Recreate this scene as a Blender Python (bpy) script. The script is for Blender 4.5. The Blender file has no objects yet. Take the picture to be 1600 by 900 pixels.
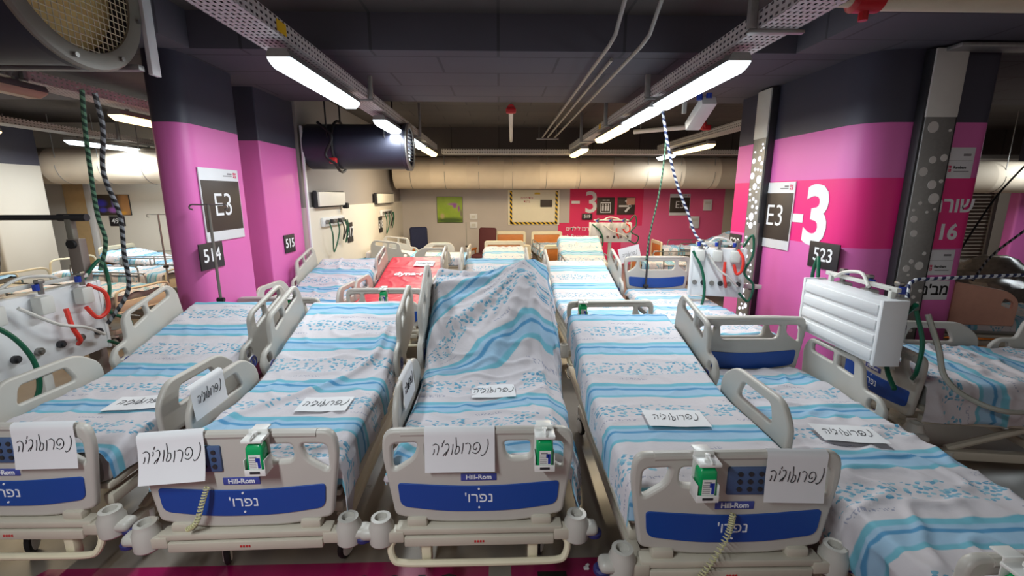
import bpy, bmesh, math, random
from mathutils import Vector, Matrix, noise
random.seed(7)
scene = bpy.context.scene
COL = scene.collection
PI = math.pi

# ------------------------------------------------------------------ camera, world, exposure
CAM_Z = 2.05
F_PX = 700.0
cam_d = bpy.data.cameras.new('camera')
cam_d.sensor_width = 36.0
cam_d.lens = F_PX / 1600 * 36
cam_d.clip_start = 0.05
cam = bpy.data.objects.new('camera', cam_d)
COL.objects.link(cam)
pitch = math.atan((450 - 304) / F_PX)
yaw = 0.02796
cam.location = (0, 0, CAM_Z)
cam.rotation_euler = (PI / 2 - pitch, 0, -yaw)
scene.camera = cam
scene.view_settings.view_transform = 'Standard'
scene.view_settings.look = 'None'
scene.view_settings.gamma = 1
scene.view_settings.use_curve_mapping = False
scene.view_settings.exposure = 0.0
world = bpy.data.worlds.new('world')
scene.world = world
world.use_nodes = True
bg = world.node_tree.nodes['Background']
bg.inputs[0].default_value = (1.0, 0.93, 0.84, 1)
bg.inputs[1].default_value = 0.5
LAMP_W = 44.0          # watts of one ceiling fixture
COOL = (0.90, 0.97, 1.0)
WARM = (1.0, 0.80, 0.52)


# ------------------------------------------------------------------ materials
def lin(c):
    return tuple(((v / 255) / 12.92 if v / 255 <= 0.04045 else ((v / 255 + 0.055) / 1.055) ** 2.4) for v in c) + (1,)


class NT:
    """small helper around a material's node tree"""
    def __init__(self, name):
        self.m = bpy.data.materials.new(name)
        self.m.use_nodes = True
        self.t = self.m.node_tree
        self.b = self.t.nodes['Principled BSDF']

    def n(self, typ, **kw):
        nd = self.t.nodes.new(typ)
        for k, v in kw.items():
            setattr(nd, k, v)
        return nd

    def link(self, a, b):
        self.t.links.new(a, b)

    def val(self, x, sock):
        if hasattr(x, 'is_output') or isinstance(x, bpy.types.NodeSocket):
            self.link(x, sock)
        else:
            sock.default_value = x

    def math(self, op, a, b=0.0, c=0.0):
        nd = self.n('ShaderNodeMath', operation=op)
        self.val(a, nd.inputs[0])
        self.val(b, nd.inputs[1])
        self.val(c, nd.inputs[2])
        return nd.outputs[0]

    def mix(self, f, a, b):
        nd = self.n('ShaderNodeMix', data_type='RGBA')
        self.val(f, nd.inputs[0])
        self.val(a, nd.inputs[6])
        self.val(b, nd.inputs[7])
        return nd.outputs[2]

    def objxyz(self):
        tc = self.n('ShaderNodeTexCoord')
        s = self.n('ShaderNodeSeparateXYZ')
        self.link(tc.outputs['Object'], s.inputs[0])
        return s.outputs[0], s.outputs[1], s.outputs[2], tc.outputs['Object']

    def uv(self):
        tc = self.n('ShaderNodeTexCoord')
        s = self.n('ShaderNodeSeparateXYZ')
        self.link(tc.outputs['UV'], s.inputs[0])
        return s.outputs[0], s.outputs[1], tc.outputs['UV']

    def noise(self, vec, scale, detail=3):
        nd = self.n('ShaderNodeTexNoise')
        nd.inputs['Scale'].default_value = scale
        nd.inputs['Detail'].default_value = detail
        if vec is not None:
            self.link(vec, nd.inputs['Vector'])
        return nd.outputs[0]

    def bump(self, h, strength=0.2, dist=0.01):
        nd = self.n('ShaderNodeBump')
        nd.inputs['Strength'].default_value = strength
        nd.inputs['Distance'].default_value = dist
        self.link(h, nd.inputs['Height'])
        self.link(nd.outputs[0], self.b.inputs['Normal'])

    def set(self, **kw):
        for k, v in kw.items():
            self.val(v, self.b.inputs[k.replace('_', ' ')])
        return self


def simple(name, rgb, rough=0.5, metal=0.0, var=0.06, scale=9.0, bump=0.0, spec=None, trans=0.0):
    q = NT(name)
    c = lin(rgb)
    x, y, z, v = q.objxyz()
    nz = q.noise(v, scale)
    d = tuple(max(0, k * (1 - var * 2)) for k in c[:3]) + (1,)
    e = tuple(min(1, k * (1 + var)) for k in c[:3]) + (1,)
    q.set(Base_Color=q.mix(nz, d, e), Roughness=rough, Metallic=metal)
    if spec is not None:
        q.b.inputs['Specular IOR Level'].default_value = spec
    if trans:
        q.b.inputs['Transmission Weight'].default_value = trans
    if bump:
        q.bump(q.noise(v, scale * 12), bump, 0.002)
    return q.m


def emit(name, rgb, strength):
    q = NT(name)
    q.set(Base_Color=lin(rgb), Emission_Color=lin(rgb), Emission_Strength=strength)
    return q.m


M = {}
M['plastic'] = simple('grey_beige_plastic', (186, 182, 174), 0.42, var=0.03)
M['plastic_pale'] = simple('pale_plastic', (208, 208, 202), 0.4, var=0.03)
M['plastic_dark'] = simple('worn_grey_plastic', (150, 148, 144), 0.5)
M['cream'] = simple('cream_paint', (218, 208, 180), 0.45)
M['beige_metal'] = simple('beige_enamel_steel', (192, 184, 168), 0.4, var=0.05)
M['white'] = simple('white_enamel', (226, 228, 230), 0.38, var=0.02)
M['white_plastic'] = simple('white_plastic', (228, 228, 224), 0.35, var=0.02)
M['paper'] = simple('white_paper', (222, 222, 224), 0.9, var=0.015)
M['ink'] = simple('black_ink', (18, 18, 22), 0.7, var=0)
M['blue'] = simple('royal_blue_panel', (24, 70, 150), 0.38, var=0.02)
M['navy_rubber'] = simple('navy_rubber', (40, 42, 100), 0.6)
M['logo_blue'] = simple('violet_blue_print', (62, 74, 150), 0.5, var=0)
M['keypad'] = simple('keypad_blue', (70, 92, 130), 0.45)
M['lettering'] = simple('white_lettering', (232, 234, 238), 0.6, var=0)
M['black'] = simple('black_rubber', (26, 26, 28), 0.6)
M['dark'] = simple('charcoal_metal', (46, 46, 50), 0.5)
M['steel'] = simple('steel', (150, 148, 144), 0.32, metal=0.8)
M['galv'] = simple('galvanised_steel', (150, 150, 148), 0.45, metal=0.5, var=0.1, scale=30)
M['red_sheet'] = simple('red_vinyl_sheet', (206, 40, 62), 0.5, var=0.05)
M['red'] = simple('red_hose', (226, 60, 48), 0.4)
M['green_hose'] = simple('dark_green_hose', (14, 92, 66), 0.4)
M['white_hose'] = simple('white_hose', (214, 212, 206), 0.4)
M['clear_hose'] = simple('grey_clear_hose', (160, 160, 150), 0.25)
M['green'] = simple('green_gel_bottle', (0, 160, 92), 0.25, var=0.04)
M['blue_cap'] = simple('blue_cap', (30, 60, 160), 0.4)
M['wood'] = None
M['maroon'] = simple('maroon_board', (110, 20, 30), 0.45)
M['sign_dark'] = simple('dark_brown_sign', (64, 54, 48), 0.5, var=0.02)
M['sign_black'] = simple('black_sign', (40, 36, 40), 0.5, var=0.02)
M['sign_white'] = simple('white_sign', (224, 226, 230), 0.5, var=0.02)
M['pink_logo'] = simple('pink_logo_print', (212, 50, 100), 0.5, var=0)
M['grey_print'] = simple('grey_print', (130, 128, 132), 0.6, var=0)
M['yellow'] = simple('yellow_label', (232, 190, 20), 0.5)
M['conduit'] = simple('grey_conduit', (150, 148, 142), 0.4, metal=0.3)
M['red_paint'] = simple('red_paint', (190, 40, 44), 0.4)
M['navy_paint'] = simple('navy_painted_steel', (46, 48, 62), 0.45)
M['grey_paint'] = simple('grey_painted_steel', (128, 124, 112), 0.45)
M['duct'] = simple('pale_duct_cloth', (222, 206, 184), 0.75, var=0.05, scale=4)
M['navy_cloth'] = simple('navy_upholstery', (32, 40, 74), 0.8)
M['maroon_cloth'] = simple('maroon_upholstery', (84, 36, 40), 0.8)
M['peach'] = simple('peach_plastic', (214, 160, 140), 0.45)
M['rack'] = simple('brushed_shutter', (132, 124, 112), 0.5, metal=0.4)
M['wrap'] = simple('grey_plastic_wrap', (110, 104, 102), 0.2, var=0.3, scale=14, bump=0.5)


def wood_mat():
    q = NT('orange_wood_veneer')
    x, y, z, v = q.objxyz()
    mp = q.n('ShaderNodeMapping')
    mp.inputs['Scale'].default_value = (2, 2, 14)
    q.link(v, mp.inputs[0])
    q.set(Base_Color=q.mix(q.noise(mp.outputs[0], 3, 5), lin((160, 92, 40)), lin((206, 128, 58))), Roughness=0.4)
    return q.m


M['wood'] = wood_mat()


def sheet_mat():
    """hospital linen printed with blue stripe groups and leaf bands across the bed"""
    q = NT('striped_leaf_print_linen')
    u, v, uv = q.uv()
    wob = q.math('MULTIPLY', q.math('SUBTRACT', q.noise(uv, 1.4, 2), 0.5), 0.09)
    vv = q.math('ADD', v, wob)
    p = q.math('FRACT', q.math('DIVIDE', vv, 0.52))
    rp = q.n('ShaderNodeValToRGB')
    q.link(p, rp.inputs[0])
    cr = rp.color_ramp
    cr.interpolation = 'LINEAR'
    base = lin((200, 195, 199))
    lt = lin((152, 184, 208))
    md = lin((112, 174, 192))
    dk = lin((84, 142, 182))
    stops = [(0.0, base), (0.008, md), (0.045, md), (0.062, lt), (0.17, lt), (0.182, dk), (0.212, dk), (0.225, lt),
             (0.262, lt), (0.278, md), (0.33, md), (0.345, base), (1.0, base)]
    while len(cr.elements) < len(stops):
        cr.elements.new(0.5)
    for el, (pos, c) in zip(cr.elements, stops):
        el.position = pos
        el.color = c
    # leaves
    mp = q.n('ShaderNodeMapping')
    mp.inputs['Scale'].default_value = (1.0, 1.5, 1.0)
    q.link(uv, mp.inputs[0])
    vo = q.n('ShaderNodeTexVoronoi', voronoi_dimensions='2D')
    vo.inputs['Scale'].default_value = 33
    q.link(mp.outputs[0], vo.inputs['Vector'])
    leaf = q.math('LESS_THAN', vo.outputs['Distance'], 0.42)
    cs = q.n('ShaderNodeSeparateColor')
    q.link(vo.outputs['Color'], cs.inputs[0])
    clump = q.math('GREATER_THAN', q.noise(uv, 7.0, 1), 0.42)
    keep = q.math('MULTIPLY', q.math('GREATER_THAN', cs.outputs[0], 0.30), clump)
    band = q.math('LESS_THAN', q.math('ABSOLUTE', q.math('SUBTRACT', p, 0.68)), 0.135)
    leafm = q.math('MULTIPLY', q.math('MULTIPLY', leaf, keep), band)
    leafc = q.mix(cs.outputs[1], lin((150, 188, 200)), lin((80, 140, 172)))
    c1 = q.mix(leafm, rp.outputs[0], leafc)
    # faint laundry-mark print: a row of small ticks
    tick = q.math('MULTIPLY', q.math('LESS_THAN', q.math('ABSOLUTE', q.math('SUBTRACT', q.math('ABSOLUTE', q.math('SUBTRACT', p, 0.68)), 0.225)), 0.018),
                  q.math('GREATER_THAN', q.noise(uv, 3.1, 0), 0.58))
    m2 = q.n('ShaderNodeMapping')
    m2.inputs['Scale'].default_value = (120, 60, 1)
    q.link(uv, m2.inputs[0])
    tick = q.math('MULTIPLY', tick, q.math('GREATER_THAN', q.noise(m2.outputs[0], 1.0, 0), 0.55))
    c2 = q.mix(q.math('MULTIPLY', tick, 0.6), c1, lin((110, 120, 150)))
    q.set(Base_Color=c2, Roughness=0.88)
    q.b.inputs['Specular IOR Level'].default_value = 0.15
    q.bump(q.noise(uv, 24, 3), 0.25, 0.01)
    return q.m


M['sheet'] = sheet_mat()


def band_paint(name, bands, top):
    """wall paint in horizontal bands by height: [(z_upper, rgb), ...] from the floor up"""
    q = NT(name)
    x, y, z, v = q.objxyz()
    col = lin(bands[0][1])
    for i in range(1, len(bands)):
        f = q.math('GREATER_THAN', z, bands[i - 1][0])
        col = q.mix(f, col, lin(bands[i][1]))
    nz = q.noise(v, 1.5, 4)
    col = q.mix(q.math('MULTIPLY', nz, 0.10), col, (0.02, 0.02, 0.02, 1))
    q.set(Base_Color=col, Roughness=0.45)
    q.bump(q.noise(v, 60), 0.08, 0.002)
    return q.m


PINK = (226, 112, 186)
NAVY = (70, 70, 84)
MAG = (238, 38, 132)
M['pillar_a'] = band_paint('pink_navy_pillar_paint', [(2.68, PINK), (9, NAVY)], 0)
M['pillar_b'] = band_paint('pink_magenta_pillar_paint', [(1.55, PINK), (2.20, MAG), (2.68, PINK), (9, NAVY)], 0)


def ceil_mat(name, a, b):
    q = NT(name)
    x, y, z, v = q.objxyz()
    br = q.n('ShaderNodeTexBrick')
    br.inputs['Scale'].default_value = 0.45
    br.inputs['Mortar Size'].default_value = 0.006
    br.inputs['Color1'].default_value = lin(a)
    br.inputs['Color2'].default_value = lin(b)
    br.inputs['Mortar'].default_value = lin(tuple(int(k * 0.75) for k in a))
    q.link(v, br.inputs['Vector'])
    q.set(Base_Color=q.mix(q.math('MULTIPLY', q.noise(v, 1.2, 5), 0.4), br.outputs[0], lin(tuple(int(k * .6) for k in a))), Roughness=0.75)
    return q.m


M['ceiling'] = ceil_mat('dark_painted_concrete', (76, 70, 68), (86, 79, 75))
M['beam'] = ceil_mat('navy_painted_concrete', (82, 80, 90), (88, 86, 96))


def floor_mat():
    q = NT('painted_garage_floor')
    x, y, z, v = q.objxyz()
    g = q.mix(q.noise(v, 2.2, 5), lin((112, 104, 96)), lin((140, 132, 122)))
    band = q.math('LESS_THAN', y, 2.20)
    side = q.math('GREATER_THAN', q.math('ADD', x, q.math('MULTIPLY', y, -0.6)), -3.85)
    strip = q.math('MULTIPLY', q.math('GREATER_THAN', x, -0.07), q.math('LESS_THAN', x, 0.055))
    mk = q.math('MULTIPLY', q.math('MULTIPLY', band, side), q.math('SUBTRACT', 1.0, strip))
    c = q.mix(mk, g, q.mix(q.noise(v, 3, 4), lin((122, 10, 62)), lin((146, 16, 78))))
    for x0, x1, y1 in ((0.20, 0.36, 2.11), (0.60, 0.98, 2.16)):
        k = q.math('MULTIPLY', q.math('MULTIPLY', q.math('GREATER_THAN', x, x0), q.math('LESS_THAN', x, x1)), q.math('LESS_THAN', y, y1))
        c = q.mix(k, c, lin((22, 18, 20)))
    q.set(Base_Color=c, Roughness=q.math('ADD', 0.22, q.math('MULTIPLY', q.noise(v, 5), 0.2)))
    return q.m


M['floor'] = floor_mat()


def back_wall_mat():
    q = NT('grey_and_pink_wall_paint')
    x, y, z, v = q.objxyz()
    g = q.mix(q.noise(v, 1.0, 3), lin((186, 178, 172)), lin((204, 196, 190)))
    pk = q.math('GREATER_THAN', x, 2.05)
    low = q.math('MULTIPLY', q.math('GREATER_THAN', x, 1.72), q.math('LESS_THAN', z, 1.24))
    pk = q.math('MAXIMUM', pk, low)
    c = q.mix(pk, g, lin((226, 44, 100)))
    soft = q.math('MAXIMUM', q.math('GREATER_THAN', x, 4.2), q.math('MULTIPLY', q.math('GREATER_THAN', x, 3.6), q.math('LESS_THAN', z, 1.15)))
    c = q.mix(soft, c, lin((226, 96, 142)))
    c = q.mix(q.math('GREATER_THAN', x, 6.6), c, lin((190, 176, 160)))
    q.set(Base_Color=c, Roughness=0.6)
    return q.m


M['wall_back'] = back_wall_mat()
M['wall_white'] = simple('white_wall_paint', (220, 214, 202), 0.6, var=0.03, scale=1.0)
M['wall_grey'] = simple('grey_wall_paint', (150, 144, 140), 0.7, var=0.03, scale=1.0)


def perforated():
    """galvanised cable-tray sheet with rows of punched slots"""
    q = NT('perforated_tray_steel')
    u, v, uv = q.uv()
    fu = q.math('FRACT', q.math('DIVIDE', u, 0.056))
    fv = q.math('FRACT', q.math('DIVIDE', v, 0.036))
    h = q.math('MULTIPLY', q.math('LESS_THAN', q.math('ABSOLUTE', q.math('SUBTRACT', fu, 0.5)), 0.27),
               q.math('LESS_THAN', q.math('ABSOLUTE', q.math('SUBTRACT', fv, 0.5)), 0.22))
    q.set(Base_Color=lin((200, 198, 196)), Roughness=0.5, Metallic=0.1, Alpha=q.math('SUBTRACT', 1.0, h))
    return q.m


M['perf'] = perforated()


def braid(name, a, b, period=0.05):
    q = NT(name)
    u, v, uv = q.uv()
    s = q.math('FRACT', q.math('ADD', q.math('DIVIDE', u, period), v))
    q.set(Base_Color=q.mix(q.math('GREATER_THAN', s, 0.5), lin(a), lin(b)), Roughness=0.5)
    return q.m


M['braid_green'] = braid('green_braided_hose', (16, 60, 46), (96, 140, 110), 0.05)
M['braid_black'] = braid('black_white_braided_hose', (20, 22, 26), (130, 134, 138), 0.06)
M['braid_yellow'] = braid('yellow_green_braided_hose', (40, 70, 40), (196, 196, 100), 0.05)
M['braid_blue'] = braid('blue_white_braided_hose', (40, 52, 90), (214, 220, 226), 0.07)
M['coil'] = simple('pale_yellow_coil', (200, 196, 150), 0.4)


def hazard():
    q = NT('yellow_black_hazard_stripe')
    u, v, uv = q.uv()
    s = q.math('FRACT', q.math('DIVIDE', q.math('ADD', u, v), 0.13))
    q.set(Base_Color=q.mix(q.math('GREATER_THAN', s, 0.5), lin((230, 190, 40)), lin((30, 28, 26))), Roughness=0.5)
    return q.m


M['hazard'] = hazard()


def picture_mat(name, ground, blobs):
    """a printed flower photograph: soft ground with coloured patches, blobs = [(u,v,r,rgb)]"""
    q = NT(name)
    u, v, uv = q.uv()
    c = q.mix(q.noise(uv, 3.0, 3), lin(ground[0]), lin(ground[1]))
    for bu, bv, ru, rv, rgb in blobs:
        du = q.math('DIVIDE', q.math('SUBTRACT', u, bu), ru)
        dv = q.math('DIVIDE', q.math('SUBTRACT', v, bv), rv)
        d = q.math('SQRT', q.math('ADD', q.math('MULTIPLY', du, du), q.math('MULTIPLY', dv, dv)))
        f = q.math('SUBTRACT', 1.6, q.math('MULTIPLY', d, 1.4))
        f = q.math('MINIMUM', q.math('MAXIMUM', f, 0), 1)
        c = q.mix(f, c, lin(rgb))
    q.set(Base_Color=c, Roughness=0.35)
    return q.m


M['lilac_pic'] = picture_mat('lilac_flower_print', ((120, 160, 20), (176, 196, 60)),
                             [(0.5, 0.08, 0.8, 0.14, (70, 96, 20)), (0.62, 0.72, 0.22, 0.05, (170, 90, 170)), (0.70, 0.66, 0.10, 0.12, (150, 80, 160)),
                              (0.86, 0.55, 0.05, 0.14, (150, 80, 150)), (0.95, 0.35, 0.03, 0.2, (120, 90, 110)), (0.2, 0.25, 0.1, 0.12, (190, 170, 120))])
M['blue_pic'] = picture_mat('blue_flower_print', ((40, 38, 34), (96, 84, 70)),
                            [(0.9, 0.5, 0.2, 0.9, (190, 140, 90)), (0.30, 0.6, 0.16, 0.22, (70, 66, 190)), (0.32, 0.25, 0.12, 0.14, (80, 76, 190)),
                             (0.58, 0.25, 0.14, 0.16, (170, 110, 200)), (0.62, 0.6, 0.07, 0.3, (120, 110, 190)), (0.82, 0.1, 0.1, 0.12, (220, 160, 60))])
M['lit_dot'] = emit('lit_round_opening', (236, 236, 255), 2.2)
M['pale_dot'] = simple('pale_round_opening', (206, 202, 198), 0.3, var=0.02)
M['tube_cool'] = emit('cool_diffuser', (236, 248, 255), 5.0)
M['tube_warm'] = emit('warm_diffuser', (255, 224, 160), 4.0)
M['tube_off'] = simple('unlit_diffuser', (206, 190, 160), 0.4)
M['lamp_panel'] = simple('white_lamp_panel', (236, 232, 220), 0.3, var=0.02)


# ------------------------------------------------------------------ mesh helpers
class MB:
    def __init__(self):
        self.bm = bmesh.new()
        self.uvl = self.bm.loops.layers.uv.new('UVMap')

    def _xf(self, verts, mat):
        if mat is not None:
            bmesh.ops.transform(self.bm, matrix=mat, verts=verts)

    def box(self, c, s, r=0.0, seg=2, mat=None):
        res = bmesh.ops.create_cube(self.bm, size=1.0, matrix=Matrix.Translation(c) @ Matrix.Diagonal((s[0], s[1], s[2], 1)))
        vs = res['verts']
        if r > 0:
            es = list({e for v in vs for e in v.link_edges})
            out = bmesh.ops.bevel(self.bm, geom=es, offset=min(r, min(s) * 0.49), segments=seg, affect='EDGES', profile=0.5)
            vs = list({v for f in out['faces'] for v in f.verts} | {v for v in vs if v.is_valid})
        fs = {f for v in vs for f in v.link_faces}
        for f in fs:
            nx, ny, nz = (abs(k) for k in f.normal) if f.normal.length else (0, 0, 1)
            f.normal_update()
            nx, ny, nz = abs(f.normal.x), abs(f.normal.y), abs(f.normal.z)
            for lp in f.loops:
                p = lp.vert.co
                if nx >= ny and nx >= nz:
                    lp[self.uvl].uv = (p.y, p.z)
                elif ny >= nz:
                    lp[self.uvl].uv = (p.x, p.z)
                else:
                    lp[self.uvl].uv = (p.y, p.x)
        self._xf(vs, mat)
        return self

    def tube(self, pts, r, seg=8, closed=False, mat=None, caps=True):
        pts = [Vector(p) for p in pts]
        n = len(pts)
        rs = r if isinstance(r, (list, tuple)) else [r] * n
        rings, up = [], None
        L, acc = [], 0.0
        for i, p in enumerate(pts):
            a = pts[(i - 1) % n] if (closed or i > 0) else p
            b = pts[(i + 1) % n] if (closed or i < n - 1) else p
            t = (b - a).normalized() if (b - a).length > 1e-9 else Vector((0, 0, 1))
            if up is None:
                up = t.orthogonal().normalized()
            up = (up - t * up.dot(t))
            up = up.normalized() if up.length > 1e-6 else t.orthogonal().normalized()
            s = t.cross(up)
            rings.append([self.bm.verts.new(p + (up * math.cos(2 * PI * k / seg) + s * math.sin(2 * PI * k / seg)) * rs[i]) for k in range(seg)])
            if i:
                acc += (p - pts[i - 1]).length
            L.append(acc)
        m = n if closed else n - 1
        for i in range(m):
            A, B = rings[i], rings[(i + 1) % n]
            for k in range(seg):
                f = self.bm.faces.new((A[k], A[(k + 1) % seg], B[(k + 1) % seg], B[k]))
                l0, l1 = L[i], L[i + 1] if i + 1 < n else L[i] + 0.05
                for lp, uvv in zip(f.loops, ((l0, k / seg), (l0, (k + 1) / seg), (l1, (k + 1) / seg), (l1, k / seg))):
                    lp[self.uvl].uv = uvv
        if not closed and caps:
            self.bm.faces.new(rings[0][::-1])
            self.bm.faces.new(rings[-1])
        self._xf([v for g in rings for v in g], mat)
        return self

    def cyl(self, p0, p1, r0, r1=None, seg=16, mat=None):
        return self.tube([p0, p1], [r0, r0 if r1 is None else r1], seg, mat=mat)

    def lathe(self, prof, seg=20, mat=None):
        rings = []
        for (r, z) in prof:
            rings.append([self.bm.verts.new((r * math.cos(2 * PI * k / seg), r * math.sin(2 * PI * k / seg), z)) for k in range(seg)])
        for A, B in zip(rings, rings[1:]):
            for k in range(seg):
                self.bm.faces.new((A[k], A[(k + 1) % seg], B[(k + 1) % seg], B[k]))
        self.bm.faces.new(rings[0][::-1])
        self.bm.faces.new(rings[-1])
        self._xf([v for g in rings for v in g], mat)
        return self

    def poly(self, pts, uvs=None):
        f = self.bm.faces.new([self.bm.verts.new(p) for p in pts])
        if uvs:
            for lp, w in zip(f.loops, uvs):
                lp[self.uvl].uv = w
        return self

    def add(self, me, mat=None):
        n0 = len(self.bm.verts)
        self.bm.from_mesh(me)
        self.bm.verts.ensure_lookup_table()
        self._xf(self.bm.verts[n0:], mat)
        return self

    def mesh(self, name, m, sharp=35):
        bmesh.ops.recalc_face_normals(self.bm, faces=self.bm.faces)
        me = bpy.data.meshes.new(name)
        self.bm.to_mesh(me)
        self.bm.free()
        me.materials.append(m)
        for p in me.polygons:
            p.use_smooth = True
        me.set_sharp_from_angle(angle=math.radians(sharp))
        return me

    def obj(self, name, m, parent=None, mat=None, label=None):
        return link(name, self.mesh(name, m), parent, mat, label)


def link(name, me, parent=None, mat=None, label=None):
    o = bpy.data.objects.new(name, me)
    COL.objects.link(o)
    if parent is not None:
        o.parent = parent
    if mat is not None:
        o.matrix_basis = mat
    if label:
        o['label'] = label
    return o


def tag(o, label, cat, group=None, kind=None):
    if label:
        o['label'] = label
    if cat:
        o['category'] = cat
    if group:
        o['group'] = group
    if kind:
        o['kind'] = kind
    return o


def thing(name, label, cat, loc=(0, 0, 0), rz=0.0, group=None, mat=None):
    o = bpy.data.objects.new(name, None)
    o.empty_display_size = 0.1
    COL.objects.link(o)
    if mat is not None:
        o.matrix_basis = mat
    else:
        o.location = loc
        o.rotation_euler = (0, 0, rz)
    return tag(o, label, cat, group)


def struct(name, mb, m, label=None):
    o = mb.obj(name, m)
    o['kind'] = 'structure'
    if label:
        o['label'] = label
    return o


def basis(o, x, y):
    """matrix of a plane at o with x to the right and y up"""
    x = Vector(x).normalized()
    z = x.cross(Vector(y)).normalized()
    y = z.cross(x)
    return Matrix(((x.x, y.x, z.x, o[0]), (x.y, y.y, z.y, o[1]), (x.z, y.z, z.z, o[2]), (0, 0, 0, 1)))


def curve_mesh(c):
    o = bpy.data.objects.new('tmp', c)
    COL.objects.link(o)
    dg = bpy.context.evaluated_depsgraph_get()
    me = bpy.data.meshes.new_from_object(o.evaluated_get(dg))
    bpy.data.objects.remove(o)
    bpy.data.curves.remove(c)
    return me


def heb(s):
    return s[::-1]


def text_me(s, size, ext=0.001, bold=0.0, align='CENTER', shear=0.0, space=1.0):
    c = bpy.data.curves.new('txt', 'FONT')
    c.body = s
    c.size = size
    c.extrude = ext
    c.offset = bold
    c.shear = shear
    c.space_character = space
    c.align_x = align
    c.align_y = 'CENTER'
    c.resolution_u = 3
    me = curve_mesh(c)
    me.materials.clear()
    return me


def text(name, s, size, m, mat, parent=None, **kw):
    return MB().add(text_me(s, size, **kw)).obj(name, m, parent, mat)


def rnd(pts, r, n=4):
    """round the corners of a closed 2D polygon"""
    out = []
    N = len(pts)
    for i in range(N):
        p = Vector(pts[i][:2])
        rr = pts[i][2] if len(pts[i]) > 2 else r
        a = Vector(pts[i - 1][:2]) - p
        b = Vector(pts[(i + 1) % N][:2]) - p
        d = min(rr, a.length * .49, b.length * .49)
        pa, pb = p + a.normalized() * d, p + b.normalized() * d
        for k in range(n + 1):
            t = k / n
            out.append(((1 - t) ** 2 * pa + 2 * t * (1 - t) * p + t * t * pb))
    return out


def plate_me(outline, holes, th, bev=0.008):
    """flat moulded panel from a 2D outline with holes, bevelled edges (in XY, thickness along Z)"""
    c = bpy.data.curves.new('plate', 'CURVE')
    c.dimensions = '2D'
    c.fill_mode = 'BOTH'
    c.extrude = max(0.0005, th / 2 - bev)
    c.bevel_depth = bev
    c.bevel_resolution = 2
    c.offset = -bev
    for loop in [outline] + holes:
        sp = c.splines.new('POLY')
        sp.points.add(len(loop) - 1)
        for q, p in zip(sp.points, loop):
            q.co = (p[0], p[1], 0, 1)
        sp.use_cyclic_u = True
    me = curve_mesh(c)
    me.materials.clear()
    return me


def bez(pts, n=10):
    """smooth Catmull-Rom path through points"""
    P = [Vector(p) for p in pts]
    P = [P[0] * 2 - P[1]] + P + [P[-1] * 2 - P[-2]]
    out = []
    for i in range(1, len(P) - 2):
        for k in range(n):
            t = k / n
            a, b, c, d = P[i - 1], P[i], P[i + 1], P[i + 2]
            out.append(0.5 * ((2 * b) + (c - a) * t + (2 * a - 5 * b + 4 * c - d) * t * t + (3 * b - a - 3 * c + d) * t ** 3))
    out.append(P[-2])
    return out


XZ = Matrix(((1, 0, 0, 0), (0, 0, -1, 0), (0, 1, 0, 0), (0, 0, 0, 1)))     # plate XY -> XZ, facing -Y
YZ = Matrix(((0, 0, 1, 0), (1, 0, 0, 0), (0, 1, 0, 0), (0, 0, 0, 1)))      # plate XY -> YZ, thickness along X
T = Matrix.Translation


def R(a, ax='Z'):
    return Matrix.Rotation(a, 4, ax)


# ------------------------------------------------------------------ setting
CZ = 3.58           # ceiling
BZ = 3.28           # underside of beams
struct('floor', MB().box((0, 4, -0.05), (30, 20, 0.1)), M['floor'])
struct('ceiling', MB().box((0, 4, CZ + 0.1), (30, 20, 0.2)), M['ceiling'])
struct('wall_back', MB().box((4.6, 13.3, 1.8), (15.0, 0.2, 3.6)), M['wall_back'])
w = MB().box((-2.95, 9.95, 0.93), (0.3, 6.5, 1.86))
struct('wall_left', w, M['wall_white'])
struct('trim_1', MB().box((-2.97, 9.95, 2.73), (0.26, 6.5, 1.74)), M['wall_grey'])
struct('wall_far_left', MB().box((-8.9, 10.6, 1.8), (11.6, 0.2, 3.6)), M['wall_white'])
struct('wall_left_side', MB().box((-14.6, 4, 1.8), (0.2, 14, 3.6)), M['wall_grey'])
struct('wall_right_side', MB().box((14.6, 4, 1.8), (0.2, 20, 3.6)), M['wall_grey'])
struct('beam_1', MB().box((0, 5.38, (BZ + CZ) / 2 + 0.05), (29, 2.22, CZ - BZ + 0.1), 0.01), M['beam'])
struct('beam_2', MB().box((3.9, 1.1, (BZ + CZ) / 2 + 0.05), (2.5, 6.34, CZ - BZ + 0.1), 0.01), M['beam'])
struct('beam_3', MB().box((-3.9, 1.1, (BZ + CZ) / 2 + 0.05), (2.5, 6.34, CZ - BZ + 0.1), 0.01), M['beam'])
struct('beam_4', MB().box((0, 11.6, 3.35), (29, 1.2, 0.7), 0.01), M['ceiling'])


def pillar(name, x0, x1, y0, y1, r, m, label, r2=None):
    out = rnd([(x0, y0, r), (x1, y0, r if r2 is None else r2), (x1, y1, 0.01), (x0, y1, 0.01)], r, 8)
    me = plate_me(out, [], 3.3, 0.002)
    o = MB().add(me, T((0, 0, 1.648))).obj(name, m)
    o['kind'] = 'structure'
    o['label'] = label
    return o


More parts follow.
